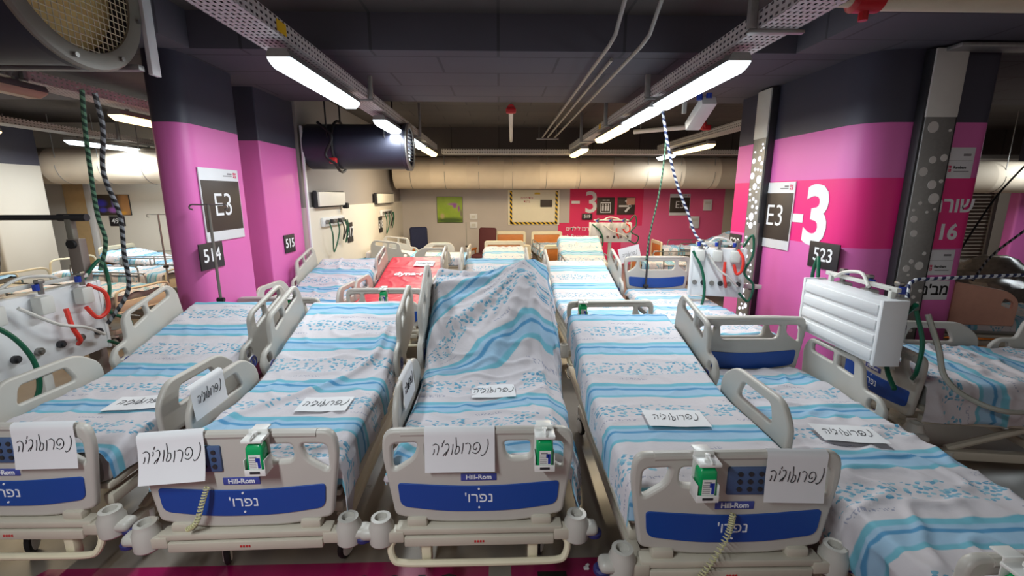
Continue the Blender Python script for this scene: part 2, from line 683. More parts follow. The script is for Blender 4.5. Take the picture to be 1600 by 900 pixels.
pillar('pillar_1', -3.13, -2.80, 4.25, 5.12, 0.16, M['pillar_a'], 'pink pillar with navy top bearing sign 514')
pillar('pillar_2', -3.36, -2.86, 5.66, 6.66, 0.02, M['pillar_a'], 'pink pillar with navy top bearing sign 515')
pillar('pillar_3', 3.25, 4.43, 4.10, 6.25, 0.30, M['pillar_b'], 'wide pink and magenta pillar with a large minus three', 0.12)
pillar('pillar_4', -9.9, -8.95, 8.3, 9.3, 0.05, band_paint('white_navy_pillar_paint', [(2.6, (214, 208, 196)), (9, NAVY)], 0), 'white pillar with dark top at far left')
pillar('pillar_5', 10.95, 12.0, 9.3, 9.5, 0.05, M['pillar_a'], 'pink pillar at the far right edge')
# white edge of the partition behind pillar 515
struct('trim_2', MB().box((-2.79, 6.72, 1.5), (0.03, 0.05, 3.0), 0.005), M['white'])
struct('trim_3', MB().box((-9.15, 10.45, 1.2), (0.12, 0.06, 2.4), 0.005), M['white'])
struct('trim_4', MB().box((-9.45, 10.46, 1.2), (0.45, 0.04, 2.4)), simple('tan_board', (206, 176, 130), 0.6))


# ------------------------------------------------------------------ beds
L_BED = 2.08
BEND = 1.0
Z_TOP = 0.78


def prof(t, ang):
    """mattress top line: distance from the foot -> (y, z, tangent angle)"""
    t0, rr = BEND, 0.18
    if t <= t0 - rr:
        return t, Z_TOP, 0.0
    if t >= t0 + rr:
        s = t - t0
        y0, z0 = t0, Z_TOP
        return y0 + s * math.cos(ang), z0 + s * math.sin(ang), ang
    k = (t - (t0 - rr)) / (2 * rr)
    a = Vector((t0 - rr, Z_TOP))
    b = Vector((t0, Z_TOP))
    c = Vector((t0 + rr * math.cos(ang), Z_TOP + rr * math.sin(ang)))
    p = (1 - k) ** 2 * a + 2 * k * (1 - k) * b + k * k * c
    return p.x, p.y, ang * k


def mattress_me(ang, m):
    bm = MB()
    hw, th = 0.43, 0.16
    ts = [0.06, 0.08] + [0.1 + 0.1 * i for i in range(20)] + [2.06, 2.08]
    ring0 = rnd([(-hw, 0), (hw, 0), (hw, -th), (-hw, -th)], 0.05, 3)
    rings = []
    for i, t in enumerate(ts):
        y, z, a = prof(t, ang)
        sc = 0.94 if i in (0, len(ts) - 1) else 1.0
        n = Vector((0, -math.sin(a), math.cos(a)))
        rings.append([bm.bm.verts.new(Vector((p.x * sc, y, z)) + n * (p.y - 0.004)) for p in ring0])
    K = len(ring0)
    for A, B in zip(rings, rings[1:]):
        for k in range(K):
            bm.bm.faces.new((A[k], A[(k + 1) % K], B[(k + 1) % K], B[k]))
    bm.bm.faces.new(rings[0])
    bm.bm.faces.new(rings[-1][::-1])
    return bm.mesh('mattress', m)


CACHE = {}


def cached(key, fn):
    if key not in CACHE:
        CACHE[key] = fn()
    return CACHE[key]


def board_me(kind):
    """foot- or headboard moulded panel in the XZ plane, origin at bottom centre"""
    o = rnd([(-0.405, 0.02, .03), (-0.455, 0.36, .08), (-0.44, 0.47, .10), (0.44, 0.47, .10), (0.455, 0.36, .08), (0.405, 0.02, .03),
             (0.2, -0.025, .1), (-0.2, -0.025, .1)], 0.05, 5)
    holes = []
    for s in (-1, 1):
        h = [(s * 0.405, 0.40, .03), (s * 0.285, 0.405, .02), (s * 0.30, 0.33, .06), (s * 0.405, 0.26, .03)]
        holes.append(rnd(h, 0.03, 4))
        if kind == 'foot':
            h = [(s * 0.245, 0.405, .02), (s * 0.12, 0.405, .02), (s * 0.135, 0.315, .04), (s * 0.25, 0.32, .04)]
            holes.append(rnd(h, 0.03, 4))
    if kind == 'foot':
        pass
    elif kind == 'long':
        holes.append(rnd([(-0.245, 0.405, .02), (0.245, 0.405, .02), (0.23, 0.29, .04), (-0.23, 0.29, .04)], 0.03, 4))
    me = plate_me(o, holes, 0.042, 0.014)
    b = MB().add(me, XZ)
    b.tube(bez([(-0.36, -0.004, 0.452), (-0.2, -0.006, 0.456), (0, -0.006, 0.456), (0.2, -0.006, 0.456), (0.36, -0.004, 0.452)], 4), 0.022, 10)
    return b.mesh('board', M['plastic'])


def blue_panel_me():
    o = rnd([(-0.375, 0.075, .04), (-0.385, 0.20, .02), (-0.1, 0.178, .1), (0.1, 0.178, .1), (0.385, 0.20, .02), (0.375, 0.075, .04), (0.15, 0.042, .1), (-0.15, 0.042, .1)], 0.03, 4)
    return MB().add(plate_me(o, [], 0.008, 0.002), XZ).mesh('blue_panel', M['blue'])


def rail_me(kind):
    if kind == 'head':
        o = rnd([(0, 0, .02), (-0.02, 0.14, .04), (0.05, 0.21, .04), (0.17, 0.21, .03), (0.21, 0.36, .05), (0.27, 0.40, .05), (0.74, 0.40, .06), (0.80, 0.30, .05), (0.78, 0, .02)], 0.04, 4)
        holes = [rnd([(0.06, 0.10, .03), (0.13, 0.10, .03), (0.12, 0.175, .02), (0.06, 0.175, .02)], 0.02, 3),
                 rnd([(0.27, 0.26, .02), (0.43, 0.28, .02), (0.43, 0.365, .02), (0.285, 0.365, .02)], 0.02, 3),
                 rnd([(0.47, 0.285, .02), (0.71, 0.30, .03), (0.70, 0.365, .02), (0.47, 0.365, .02)], 0.02, 3)]
    else:
        o = rnd([(0, 0, .02), (-0.01, 0.20, .06), (0.08, 0.32, .06), (0.56, 0.32, .08), (0.72, 0.20, .08), (0.72, 0, .03)], 0.05, 5)
        holes = [rnd([(0.14, 0.15, .03), (0.52, 0.15, .04), (0.46, 0.26, .03), (0.17, 0.26, .03)], 0.03, 4)]
    me = plate_me(o, holes, 0.036, 0.012)
    return MB().add(me, YZ).mesh(kind + '_rail', M['plastic'])


def emblem_me():
    b = MB()
    for r in (0.045, 0.036):
        b.tube([(0, r * math.cos(2 * PI * k / 20), r * math.sin(2 * PI * k / 20)) for k in range(20)], 0.0025, 4, closed=True)
    b.cyl((-0.001, 0, 0.012), (0.001, 0, 0.012), 0.012, seg=10)
    b.box((0, 0, -0.014), (0.003, 0.012, 0.03))
    b.box((0, 0, -0.004), (0.003, 0.04, 0.008))
    return b.mesh('emblem', M['logo_blue'])


def crossbar_me():
    b = MB()
    b.box((0, -0.02, 0.465), (0.80, 0.07, 0.035), 0.008)
    b.box((0, -0.045, 0.415), (0.72, 0.035, 0.05), 0.006)
    for s in (-1, 1):
        b.box((s * 0.30, -0.01, 0.50), (0.10, 0.06, 0.05), 0.015)
        b.box((s * 0.41, -0.03, 0.44), (0.10, 0.06, 0.06), 0.008)
    return b.mesh('end_crossbar', M['beige_metal'])


def bumper_me():
    b = MB()
    b.lathe([(0.052, 0), (0.06, 0.01), (0.06, 0.09), (0.05, 0.11), (0.047, 0.135), (0.030, 0.137), (0.028, 0.11)], 20)
    b.box((0.055, 0, 0.055), (0.10, 0.085, 0.06), 0.028, 3)
    return b.mesh('corner_bumper', M['plastic'])


def roller_me():
    b = MB()
    b.lathe([(0.030, -0.016), (0.038, -0.008), (0.038, 0.008), (0.030, 0.016)], 18)
    return b.mesh('bumper_roller', M['navy_rubber'])


def caster_parts():
    def wheel():
        b = MB()
        rot = R(PI / 2, 'Y')
        b.lathe([(0.062, -0.016), (0.073, -0.010), (0.075, 0), (0.073, 0.010), (0.062, 0.016)], 22, mat=rot)
        return b.mesh('wheel', M['black'])

    def hub():
        b = MB()
        b.lathe([(0.05, -0.021), (0.058, -0.017), (0.058, 0.017), (0.05, 0.021)], 20, mat=R(PI / 2, 'Y'))
        b.box((0, 0.015, 0.085), (0.05, 0.09, 0.03), 0.012)
        b.cyl((0, 0.03, 0.08), (0, 0.03, 0.17), 0.022, seg=12)
        return b.mesh('fork', M['plastic_pale'])
    return wheel(), hub()


def under_me():
    b = MB()
    for s in (-1, 1):
        b.box((s * 0.32, 1.06, 0.22), (0.06, 1.7, 0.07), 0.01)
        b.box((s * 0.40, 1.06, 0.52), (0.05, 2.0, 0.06), 0.01)
        b.tube([(s * 0.30, 0.35, 0.25), (s * 0.33, 0.95, 0.50)], 0.025, 8)
        b.tube([(s * 0.30, 1.75, 0.25), (s * 0.33, 1.2, 0.50)], 0.025, 8)
    for y in (0.25, 1.05, 1.85):
        b.box((0, y, 0.22), (0.60, 0.07, 0.06), 0.01)
    return b.mesh('undercarriage', M['beige_metal'])


def deck_me(ang):
    b = MB()
    b.box((0, 0.53, 0.595), (0.84, 0.94, 0.035), 0.01)
    b.box((0, 0.53, -0.185), (0.84, 1.02, 0.03), 0.01, mat=T((0, BEND, Z_TOP)) @ R(ang, 'X') @ T((0, 0, 0)))
    return b


def pushbar_me():
    pts = [(-0.40, -0.02, 0.42), (-0.43, -0.04, 0.38), (-0.415, -0.06, 0.325), (-0.37, -0.065, 0.305), (-0.2, -0.065, 0.30), (0.2, -0.065, 0.30),
           (0.37, -0.065, 0.305), (0.415, -0.06, 0.325), (0.43, -0.04, 0.38), (0.40, -0.02, 0.42)]
    b = MB().tube(bez(pts, 5), 0.017, 10)
    for s in (-1, 1):
        b.box((s * 0.26, -0.02, 0.33), (0.05, 0.05, 0.12), 0.01)
    return b.mesh('push_bar', M['cream'])


def neph(parent, front=-1):
    text('lettering', heb("נפרו'"), 0.070, M['lettering'], T((0, -0.0045, 0.115)) @ XZ, parent, ext=0.0012, bold=0.0)
    b = MB()
    for z in (0.065, 0.165):
        b.cyl((0, -0.004, z), (0, -0.0075, z), 0.005, seg=8)
    b.obj('screw', M['lettering'], parent)


BEDS = {}


def make_bed(key, label, foot, heading, ang, head=None, rails='LLRR', foot_kind='foot', lettered=True, keypad=None, detail=True, dz=0.0, bar=True, foot_y=0.36, head_y=0.18, head_z=0.72, group='hospital beds in close rows'):
    """rails: four characters for head-left, foot-left, head-right, foot-right: u = up, d = lowered, - = none"""
    root = thing('hospital_bed', label, 'bed', (foot[0], foot[1], dz), -math.radians(heading), group)
    BEDS[key] = (root, ang)
    a = math.radians(ang)
    link('undercarriage', cached('under', under_me), root)
    dk = deck_me(a)
    dk.obj('mattress_deck', M['beige_metal'], root)
    link('mattress', cached(('mat', ang), lambda: mattress_me(a, M['plastic_dark'])), root)
    fb = link('footboard', cached(('board', foot_kind), lambda: board_me(foot_kind)), root, T((0, 0, 0.51)))
    bp = link('blue_panel', cached('blue', blue_panel_me), fb, T((0, -0.023, 0)), 'royal blue inset panel')
    if lettered:
        neph(bp)
    if foot_kind == 'foot':
        b = MB()
        b.box((0, -0.0225, 0.225), (0.17, 0.004, 0.038), 0.015)
        lp = b.obj('logo_plate', M['logo_blue'], fb)
        text('logo_lettering', 'Hill-Rom', 0.034, M['lettering'], T((0, -0.0255, 0.225)) @ XZ, lp, ext=0.0008, bold=0.0008)
    if keypad is not None:
        b = MB().box((keypad, -0.024, 0.345), (0.17, 0.016, 0.13), 0.006)
        kp = b.obj('keypad', M['keypad'], fb, label='blue grey control keypad with round buttons')
        for i in range(3):
            for j in range(3):
                link('button', cached('button', lambda: MB().cyl((0, 0, 0), (0, -0.005, 0), 0.011, seg=10).mesh('button', M['dark'])), kp, T((keypad + (i - 1) * 0.045 + 0.01, -0.0315, 0.31 + j * 0.036)))
    if head:
        hb = link('headboard', cached(('board', 'long'), lambda: board_me('long')), root, T((0, L_BED + 0.06, head_z)))
        bp2 = link('blue_panel', cached('blue', blue_panel_me), hb, T((0, -0.023, 0)))
    cb = link('end_crossbar', cached('cross', crossbar_me), root)
    b = MB()
    for k in range(4):
        b.box((-0.02 + k * 0.013, -0.064, 0.416), (0.008, 0.003, 0.010))
    b.obj('print', M['red_paint'], cb)
    for s in (-1, 1):
        bu = link('corner_bumper', cached('bump', bumper_me), root, T((s * 0.475, -0.02, 0.39)) @ R(0 if s > 0 else PI))
        link('bumper_roller', cached('roll', roller_me), bu, T((0.088, 0, 0.025)), 'navy rubber roller')
    if bar:
        link('push_bar', cached('pushbar', pushbar_me), root)
    wh, hub = cached('caster', caster_parts)
    for x, y, rz in ((-0.33, 0.30, 0.5), (0.33, 0.32, -0.3), (-0.33, 1.85, 0.2), (0.33, 1.85, 1.0)):
        c = link('caster', wh, root, T((x, y, 0.077 - dz)) @ R(rz))
        link('fork', hub, c)
    hm = T((0, BEND, Z_TOP)) @ R(a, 'X') @ T((0, head_y, -0.12))
    for i, (kind, s) in enumerate((('head', -1), ('foot', -1), ('head', 1), ('foot', 1))):
        st = rails[i]
        if st == '-':
            continue
        me = cached(('rail', kind), lambda: rail_me(kind))
        if kind == 'head':
            m = hm
        else:
            m = T((0, foot_y, 0.675))
        if st == 'd':
            m = m @ T((0, 0, -0.30))
        ro = link('side_rail', me, root, T((s * 0.475, 0, 0)) @ m)
        if kind == 'head':
            for q in (-1, 1):
                link('emblem', cached('emb', emblem_me), ro, T((q * 0.019, 0.10, 0.055)), 'round blue printed emblem')
        b = MB().box((-s * 0.02, 0.35, -0.06), (0.03, 0.05, 0.16), 0.008)
        b.obj('rail_bracket', M['beige_metal'], ro)
    return root


def sheet(key, label, drape=(0.14, 0.14, 0.0), amp=0.006, seed=0, shift=0.0, m=None, fn=None, uvfn=None, group='printed sheets spread over the beds', t1=2.07, t0=0.05, head_drape=0.0, nu=70, nv=130, name='bed_sheet'):
    root, angd = BEDS[key]
    ang = math.radians(angd)
    hw, r = 0.437, 0.045
    dl, dr, df = drape
    s0, s1 = -hw - dl, hw + dr
    ta, tb = t0 - df, t1
    vs, uvs = [], []
    for j in range(nv + 1):
        t = ta + (tb - ta) * j / nv
        for i in range(nu + 1):
            s = s0 + (s1 - s0) * i / nu
            tt = max(t, t0)
            y, z, a = prof(tt, ang)
            nrm = Vector((0, -math.sin(a), math.cos(a)))
            ds = max(0.0, abs(s) - (hw - r))
            if ds < r * PI / 2:
                th = ds / r
                x = (min(abs(s), hw - r) + r * math.sin(th)) * (1 if s >= 0 else -1)
                drop = r * (1 - math.cos(th))
            else:
                e = ds - r * PI / 2
                fl = 0.05 * e + 0.012 * noise.noise(Vector((s * 0.5, t * 5 + seed, 3))) * min(1, e / 0.06)
                x = (hw + abs(fl)) * (1 if s >= 0 else -1)
                drop = r + e
            dt = max(0.0, t0 - t)
            yy = y
            if dt > 0:
                yy = t0 - 0.02 * min(1, dt / 0.05) - 0.012 * noise.noise(Vector((s * 6, seed, 1)))
                drop = max(drop, dt)
            p = Vector((x, yy, z)) + nrm * (0.006 - min(drop, r)) - Vector((0, 0, 1)) * max(0.0, drop - r)
            # folds
            q = Vector((s * 3.2 + seed, t * 2.2, seed * 1.7))
            w1 = noise.noise(q + Vector((noise.noise(q * 1.3) * 0.8, 0, 0)))
            q2 = Vector((s * 2.0 + t * 5.0 + seed, t * 3.0 - s * 4, seed))
            w2 = 1 - abs(noise.noise(q2)) * 2
            w3 = noise.noise(Vector((s * 14, t * 10, seed)))
            k = (max(0, w1) * 1.0 + max(0, w2 - 0.55) * 2.2 + 0.25 * w3 + 0.3) * amp
            edge = min(1.0, (hw - min(hw, abs(s))) / 0.05 + 0.35)
            if drop > r:
                p.x += math.copysign(abs(k) * 1.2, s) if ds > r else 0
                if dt > 0:
                    p.y -= abs(k)
            else:
                p += nrm * abs(k) * edge
            if fn:
                p = fn(p, s, t, nrm)
            vs.append(p)
            uvs.append((s, t + shift) if uvfn is None else uvfn(s, t, p))
    fs = []
    W = nu + 1
    for j in range(nv):
        for i in range(nu):
            fs.append((j * W + i, j * W + i + 1, (j + 1) * W + i + 1, (j + 1) * W + i))
    me = bpy.data.meshes.new(name)
    me.from_pydata(vs, [], fs)
    ul = me.uv_layers.new(name='UVMap')
    for lp in me.loops:
        ul.data[lp.index].uv = uvs[lp.vertex_index]
    me.materials.append(m or M['sheet'])
    for p in me.polygons:
        p.use_smooth = True
    o = bpy.data.objects.new(name, me)
    COL.objects.link(o)
    o.matrix_basis = root.matrix_basis if False else T(root.location) @ R(root.rotation_euler.z)
    return tag(o, label, 'sheet', group)


def sstep(a, b, x):
    k = min(1, max(0, (x - a) / (b - a)))
    return k * k * (3 - 2 * k)


# --- front row
make_bed('B1', 'hospital bed at the left edge in front, gas panel behind its left rail', (-2.41, 2.03), 1.0, 16, rails='uuuu', keypad=0.02)
make_bed('B2', 'front row hospital bed with keypad footboard, second from left', (-1.215, 1.93), -1.0, 17, rails='uuu-', keypad=-0.16, bar=False)
make_bed('B3', 'centre front hospital bed with steeply raised head under a draped sheet', (-0.105, 1.93), 0.0, 33, rails='uu--')
make_bed('B4', 'front row hospital bed with coiled cord and keypad, right of centre', (1.01, 1.70), 0.6, 13, rails='--uu', keypad=0.04, bar=False)
make_bed('B5', 'flat hospital bed at lower right with blue headboard in view', (1.99, 1.24), 0.0, 0, head=True, rails='--u-', dz=-0.11, lettered=False, head_y=0.34, head_z=0.74)
# --- second row
make_bed('S0', 'hospital bed beside pillar 515 with blue printed sheet', (-2.36, 4.72), 3.5, 17, rails='uu-u', foot_kind='long', lettered=False, detail=False)
make_bed('S1', 'hospital bed covered with the red sheet', (-1.34, 5.15), 1.0, 15, rails='uuuu', foot_kind='long', lettered=False, detail=False)
make_bed('S2', 'second row hospital bed right behind the centre front bed', (-0.08, 4.85), 0.0, 16, rails='uuuu', foot_kind='long', lettered=False, detail=False)
make_bed('S3', 'second row hospital bed with raised head and paper on its rail', (1.14, 4.46), -1.0, 17, rails='u-u-', foot_kind='long', lettered=False, detail=False)
make_bed('S4', 'flat second row hospital bed with blue headboard near the gas panel with looping hoses', (2.14, 3.83), 0.0, 0, head=True, rails='--d-', foot_kind='long', lettered=False, detail=False, head_z=0.76)
# --- right side
make_bed('B6', 'hospital bed at right edge, turned sideways, footboard lettered in white', (2.92, 3.20), 98, 0, rails='uu--', foot_kind='foot', bar=False)
make_bed('B7', 'hospital bed at right behind the sideways one', (4.65, 4.85), 100, 0, rails='----', foot_kind='long', lettered=False, dz=0.0)


# sheets
def b2fold(p, s, t, n):
    # rolled edge of the sheet running diagonally over the bed
    c = -0.40 + 0.72 * sstep(0.2, 1.35, t)
    d = (s - c) * 0.8
    p.z -= 0.20 * sstep(0.34, 0.02, t) * sstep(0.45, 0.6, s)
    p = p + n * (0.036 * math.exp(-(d / 0.026) ** 2)) * sstep(0.1, 0.25, t) * (1 - sstep(1.55, 1.8, t))
    return p


def b3drape(p, s, t, n):
    up = sstep(0.95, 2.0, t)
    bump = sstep(-0.05, 0.40, s) * 0.15 * up + 0.05 * up * sstep(-0.1, -0.45, s)
    p = p + n * bump
    if s > 0.40:
        p.x += 0.06 * sstep(0.42, 0.5, s) * sstep(0.1, 0.5, t) + 0.05 * sstep(0.5, 0.8, s)
    # tension folds fanning out from the right head corner
    rx, ry = s - 0.40, t - 2.12
    d = math.hypot(rx, ry)
    ph = math.atan2(ry, rx)
    nz = noise.noise(Vector((s * 1.7, t * 1.7, 4)))
    f = math.sin(ph * 15.0 + 2.2 * nz)
    f2 = math.sin(ph * 26.0 - 3 * nz + 1)
    k = sstep(0.10, 0.5, d) * (1 - sstep(1.0, 1.5, d))
    return p + n * (max(-0.2, f) * 0.026 + max(0, f2) * 0.010) * k * sstep(0.46, 0.38, s)


def b3uv(s, t, p):
    k = sstep(0.85, 1.35, t)
    a = 0.92 * k * (1 - 0.45 * sstep(0.25, 0.5, s))
    return (s * math.cos(a) + (t - 1) * math.sin(a), (t - 1) * math.cos(a) - s * math.sin(a) + 1.0 + 0.12 * noise.noise(Vector((s * 2, t * 2, 9))))


sheet('B1', 'striped leaf print sheet on the leftmost front bed', drape=(0.06, 0.12, 0.0), seed=1, shift=0.05, amp=0.009)
sheet('B2', 'striped leaf print sheet with a rolled diagonal fold, left of centre', drape=(0.10, 0.16, 0.12), seed=2.3, shift=0.22, fn=b2fold, amp=0.012, nu=100)
sheet('B3', 'sheet draped in diagonal folds over the steeply raised centre bed', drape=(0.10, 0.44, 0.10), seed=3.1, fn=b3drape, uvfn=b3uv, amp=0.014, t1=2.10, nu=110, nv=190)
sheet('B4', 'smooth striped leaf print sheet on the bed with the coiled cord', drape=(0.18, 0.06, 0.16), seed=4.4, shift=0.13, amp=0.005)
sheet('B5', 'wrinkled striped leaf print sheet on the lower right bed', drape=(0.22, 0.14, 0.2), seed=5.2, shift=0.3, amp=0.018)
sheet('S0', 'blue printed sheet on the bed beside pillar 515', drape=(0.12, 0.12, 0.05), seed=6.6, shift=0.02, amp=0.02)
sheet('S1', 'glossy red sheet with white lettering', drape=(0.05, 0.12, 0.05), seed=7.9, m=M['red_sheet'], amp=0.006, group='plain red sheets on the beds')
sheet('S2', 'striped sheet on the middle second row bed', drape=(0.05, 0.05, 0.05), seed=8.1, shift=0.2, amp=0.006)
sheet('S3', 'striped sheet on the second row bed right of centre', drape=(0.05, 0.05, 0.05), seed=9.3, shift=0.36, amp=0.006)
sheet('S4', 'striped sheet on the flat bed below the far blue headboard', drape=(0.05, 0.16, 0.08), seed=10.2, shift=0.1, amp=0.012)
sheet('B6', 'rumpled printed sheet hanging over the sideways bed at right edge', drape=(0.05, 0.24, 0.02), seed=11.7, shift=0.16, amp=0.022)
sheet('B7', 'pale sheet on the rear sideways bed at right', drape=(0.05, 0.1, 0.02), seed=12.7, shift=0.3, amp=0.01)


def on_bed(key, s, t, lift=0.014):
    root, angd = BEDS[key]
    y, z, a = prof(t, math.radians(angd))
    m = T(root.location) @ R(root.rotation_euler.z)
    return m @ T((s, y, z)) @ R(a, 'X') @ T((0, 0, lift))


# white lettering printed on the red sheet, following its folds
from mathutils.bvhtree import BVHTree
red = [c for c in COL.objects if c.get('label') == 'glossy red sheet with white lettering'][0]
tree = BVHTree.FromPolygons([v.co for v in red.data.vertices], [tuple(p.vertices) for p in red.data.polygons])
for word, size, t, bold in (('dyna-ro', 0.17, 1.42, 0.006),):
    mm = red.matrix_basis.inverted() @ on_bed('S1', 0.03, t, 0.0)
    b = MB().add(text_me(word, size, ext=0.0, bold=bold))
    bmesh.ops.triangulate(b.bm, faces=b.bm.faces)
    for lim in (0.06, 0.03, 0.018, 0.018):
        es = [e for e in b.bm.edges if e.calc_length() > lim]
        if es:
            bmesh.ops.subdivide_edges(b.bm, edges=es, cuts=1)
            bmesh.ops.triangulate(b.bm, faces=b.bm.faces)
    up = mm.to_3x3() @ Vector((0, 0, 1))
    for v in b.bm.verts:
        p = mm @ v.co
        h = tree.ray_cast(p + up * 0.2, -up)
        v.co = (h[0] if h[0] else p) + up * 0.010
    b.obj('sheet_lettering', M['lettering'], red)

# ------------------------------------------------------------------ handwritten papers
GLYPH = {
    'n': (0.42, [[(0.30, 1.02), (0.36, 0.7), (0.32, 0.35), (0.20, 0.05), (0.02, -0.06), (-0.04, 0.02)]]),
    'p': (0.62, [[(0.12, 0.32), (0.06, 0.5), (0.16, 0.72), (0.36, 0.75), (0.5, 0.5), (0.44, 0.2), (0.24, 0.05), (0.04, 0.14)], [(0.12, 0.32), (0.24, 0.30), (0.28, 0.42)]]),
    'r': (0.48, [[(0.04, 0.70), (0.2, 0.76), (0.36, 0.62), (0.36, 0.35), (0.30, 0.05)]]),
    'v': (0.22, [[(0.12, 0.74), (0.12, 0.4), (0.08, 0.05)]]),
    'l': (0.42, [[(0.06, 1.12), (0.10, 0.8), (0.14, 0.45), (0.06, 0.12), (0.16, 0.02), (0.32, 0.2), (0.30, 0.5), (0.16, 0.52)]]),
    'g': (0.46, [[(0.10, 0.72), (0.26, 0.76), (0.34, 0.55), (0.28, 0.3), (0.16, 0.0)], [(0.28, 0.3), (0.10, 0.12), (0.02, -0.02)], [(0.02, 1.0), (-0.02, 0.82)]]),
    'y': (0.18, [[(0.10, 0.74), (0.12, 0.60), (0.08, 0.46)]]),
    'h': (0.52, [[(0.02, 0.66), (0.22, 0.74), (0.40, 0.58), (0.40, 0.3), (0.34, 0.02)], [(0.14, 0.4), (0.14, 0.2), (0.08, 0.04)]]),
}
WORD = 'nprvlvgyh'
paper_n = 0


def paper(label, mat, w=0.297, h=0.21, curl=0.0, wrap=0.0, parent_note=None, size=0.074, dx=0.0, dyy=0.0, slant=0.10, cx=0.0, waves=0.0):
    """a sheet of paper in its local XY plane facing +Z; curl lifts the lower edge, wrap folds the top edge back over a rail"""
    global paper_n
    paper_n += 1
    rr = random.Random(paper_n)

    def f(u, v):            # u in -w/2..w/2, v from top 0 down to -h
        z = curl * (v / h) ** 2 + cx * (u / (w / 2)) ** 2 * (v / -h) + waves * math.sin(u * 24 + v * 9) * 0.5
        if wrap and v > -wrap:
            k = (v + wrap) / wrap
            return Vector((u, -wrap + 0.6 * wrap * math.sin(k * PI / 2), -0.8 * wrap * (1 - math.cos(k * PI / 2)) + z))
        return Vector((u, v, z))
    nu, nv = 14, 14
    vs = [f(-w / 2 + w * i / nu, -h * j / nv) for j in range(nv + 1) for i in range(nu + 1)]
    fs = [(j * (nu + 1) + i, (j + 1) * (nu + 1) + i, (j + 1) * (nu + 1) + i + 1, j * (nu + 1) + i + 1) for j in range(nv) for i in range(nu)]
    me = bpy.data.meshes.new('paper_sign')
    me.from_pydata(vs, [], fs)
    me.materials.append(M['paper'])
    for p in me.polygons:
        p.use_smooth = True
    o = link('paper_sign', me, None, mat)
    tag(o, label, 'paper sign', 'handwritten paper signs')
    b = MB()
    total = sum(GLYPH[c][0] for c in WORD) * size
    x = total / 2 + dx
    for c in WORD:
        wd, strokes = GLYPH[c]
        x -= wd * size
        jy = rr.uniform(-0.06, 0.06) * size
        for st in strokes:
            pts = []
            for (gx, gy) in bez([(a[0], a[1], 0) for a in st], 4) if False else [(q.x, q.y) for q in bez([(a[0], a[1], 0) for a in st], 4)]:
                u = x + gx * size + gy * slant * size
                v = -h * 0.62 + dyy + gy * size + jy
                pts.append(f(u, v) + Vector((0, 0, 0.0022)))
            b.tube(pts, 0.0017, 5)
    b.obj('handwriting', M['ink'], o, label='black handwritten word')
    return o


def local(key):
    root, _ = BEDS[key]
    return T(root.location) @ R(root.rotation_euler.z)


FZ = 0.51 + 0.47
# on the footboards (facing -Y, top edge folded over the board)
def foot_paper(key, x, label, tilt=0.0, w=0.297, h=0.225, curl=0.02, **kw):
    m = local(key) @ T((x, -0.036, FZ + 0.028)) @ XZ @ R(tilt)
    return paper(label, m, w=w, h=h, wrap=0.03, curl=curl, **kw)


foot_paper('B1', 0.25, 'handwritten paper hung over the footboard at the left edge', 0.02, h=0.235)
foot_paper('B2', -0.285, 'handwritten paper on the footboard with keypad, left of the green bottle', 0.06, h=0.235, curl=0.05)
foot_paper('B3', -0.085, 'handwritten paper on the centre footboard', 0.0, w=0.325, h=0.225)
foot_paper('B4', 0.24, 'handwritten paper on the footboard right of the coiled cord', -0.03, w=0.26, h=0.24, size=0.066)


def lie_paper(key, s, t, label, rot=0.0, w=0.26, h=0.19, **kw):
    m = on_bed(key, s, t, 0.040 if key == 'B5' else 0.024) @ R(rot) @ T((0, h / 2, 0))
    return paper(label, m, w=w, h=h, waves=0.004, **kw)


lie_paper('B1', 0.20, 0.58, 'handwritten paper lying on the leftmost bed sheet', 0.12, w=0.33)
lie_paper('B2', 0.16, 0.62, 'handwritten paper lying on the sheet with the rolled fold', 0.0, w=0.30)
lie_paper('B3', 0.06, 0.78, 'handwritten paper lying on the draped centre sheet', 0.05, w=0.28)
lie_paper('B4', -0.02, 0.62, 'handwritten paper lying on the smooth sheet right of centre', -0.05, w=0.34)
lie_paper('B5', 0.0, 1.05, 'handwritten paper lying on the wrinkled lower right sheet', -0.15, w=0.34)
lie_paper('S1', 0.15, 1.78, 'small white paper lying on the red sheet', -0.05, w=0.3, h=0.2)


def rail_paper(key, side, y, z, label, inner=False, w=0.27, h=0.21, rail='foot'):
    """paper hung over a foot side rail; faces the right-hand side of the bed"""
    m = local(key) @ T((side * 0.475 + 0.028, y, z)) @ basis((0, 0, 0), (0, 1, 0), (0, 0, 1))
    return paper(label, m, w=w, h=h, wrap=0.03, size=0.062, curl=0.01)


rail_paper('B2', -1, 0.52, 1.045, 'handwritten paper hung on the rail between the two left beds', w=0.30)
rail_paper('B3', -1, 0.60, 1.045, 'handwritten paper hung on the left rail of the centre bed', w=0.30)
m = local('S3') @ T((0.52, BEND + 0.72 * math.cos(.3), Z_TOP + 0.22 + 0.30)) @ R(-0.25, 'Y') @ XZ
paper('handwritten paper hanging beside the raised second row rail, by the far blue headboard', m @ T((0.16, -0.0, 0)), w=0.30, h=0.21, size=0.06)


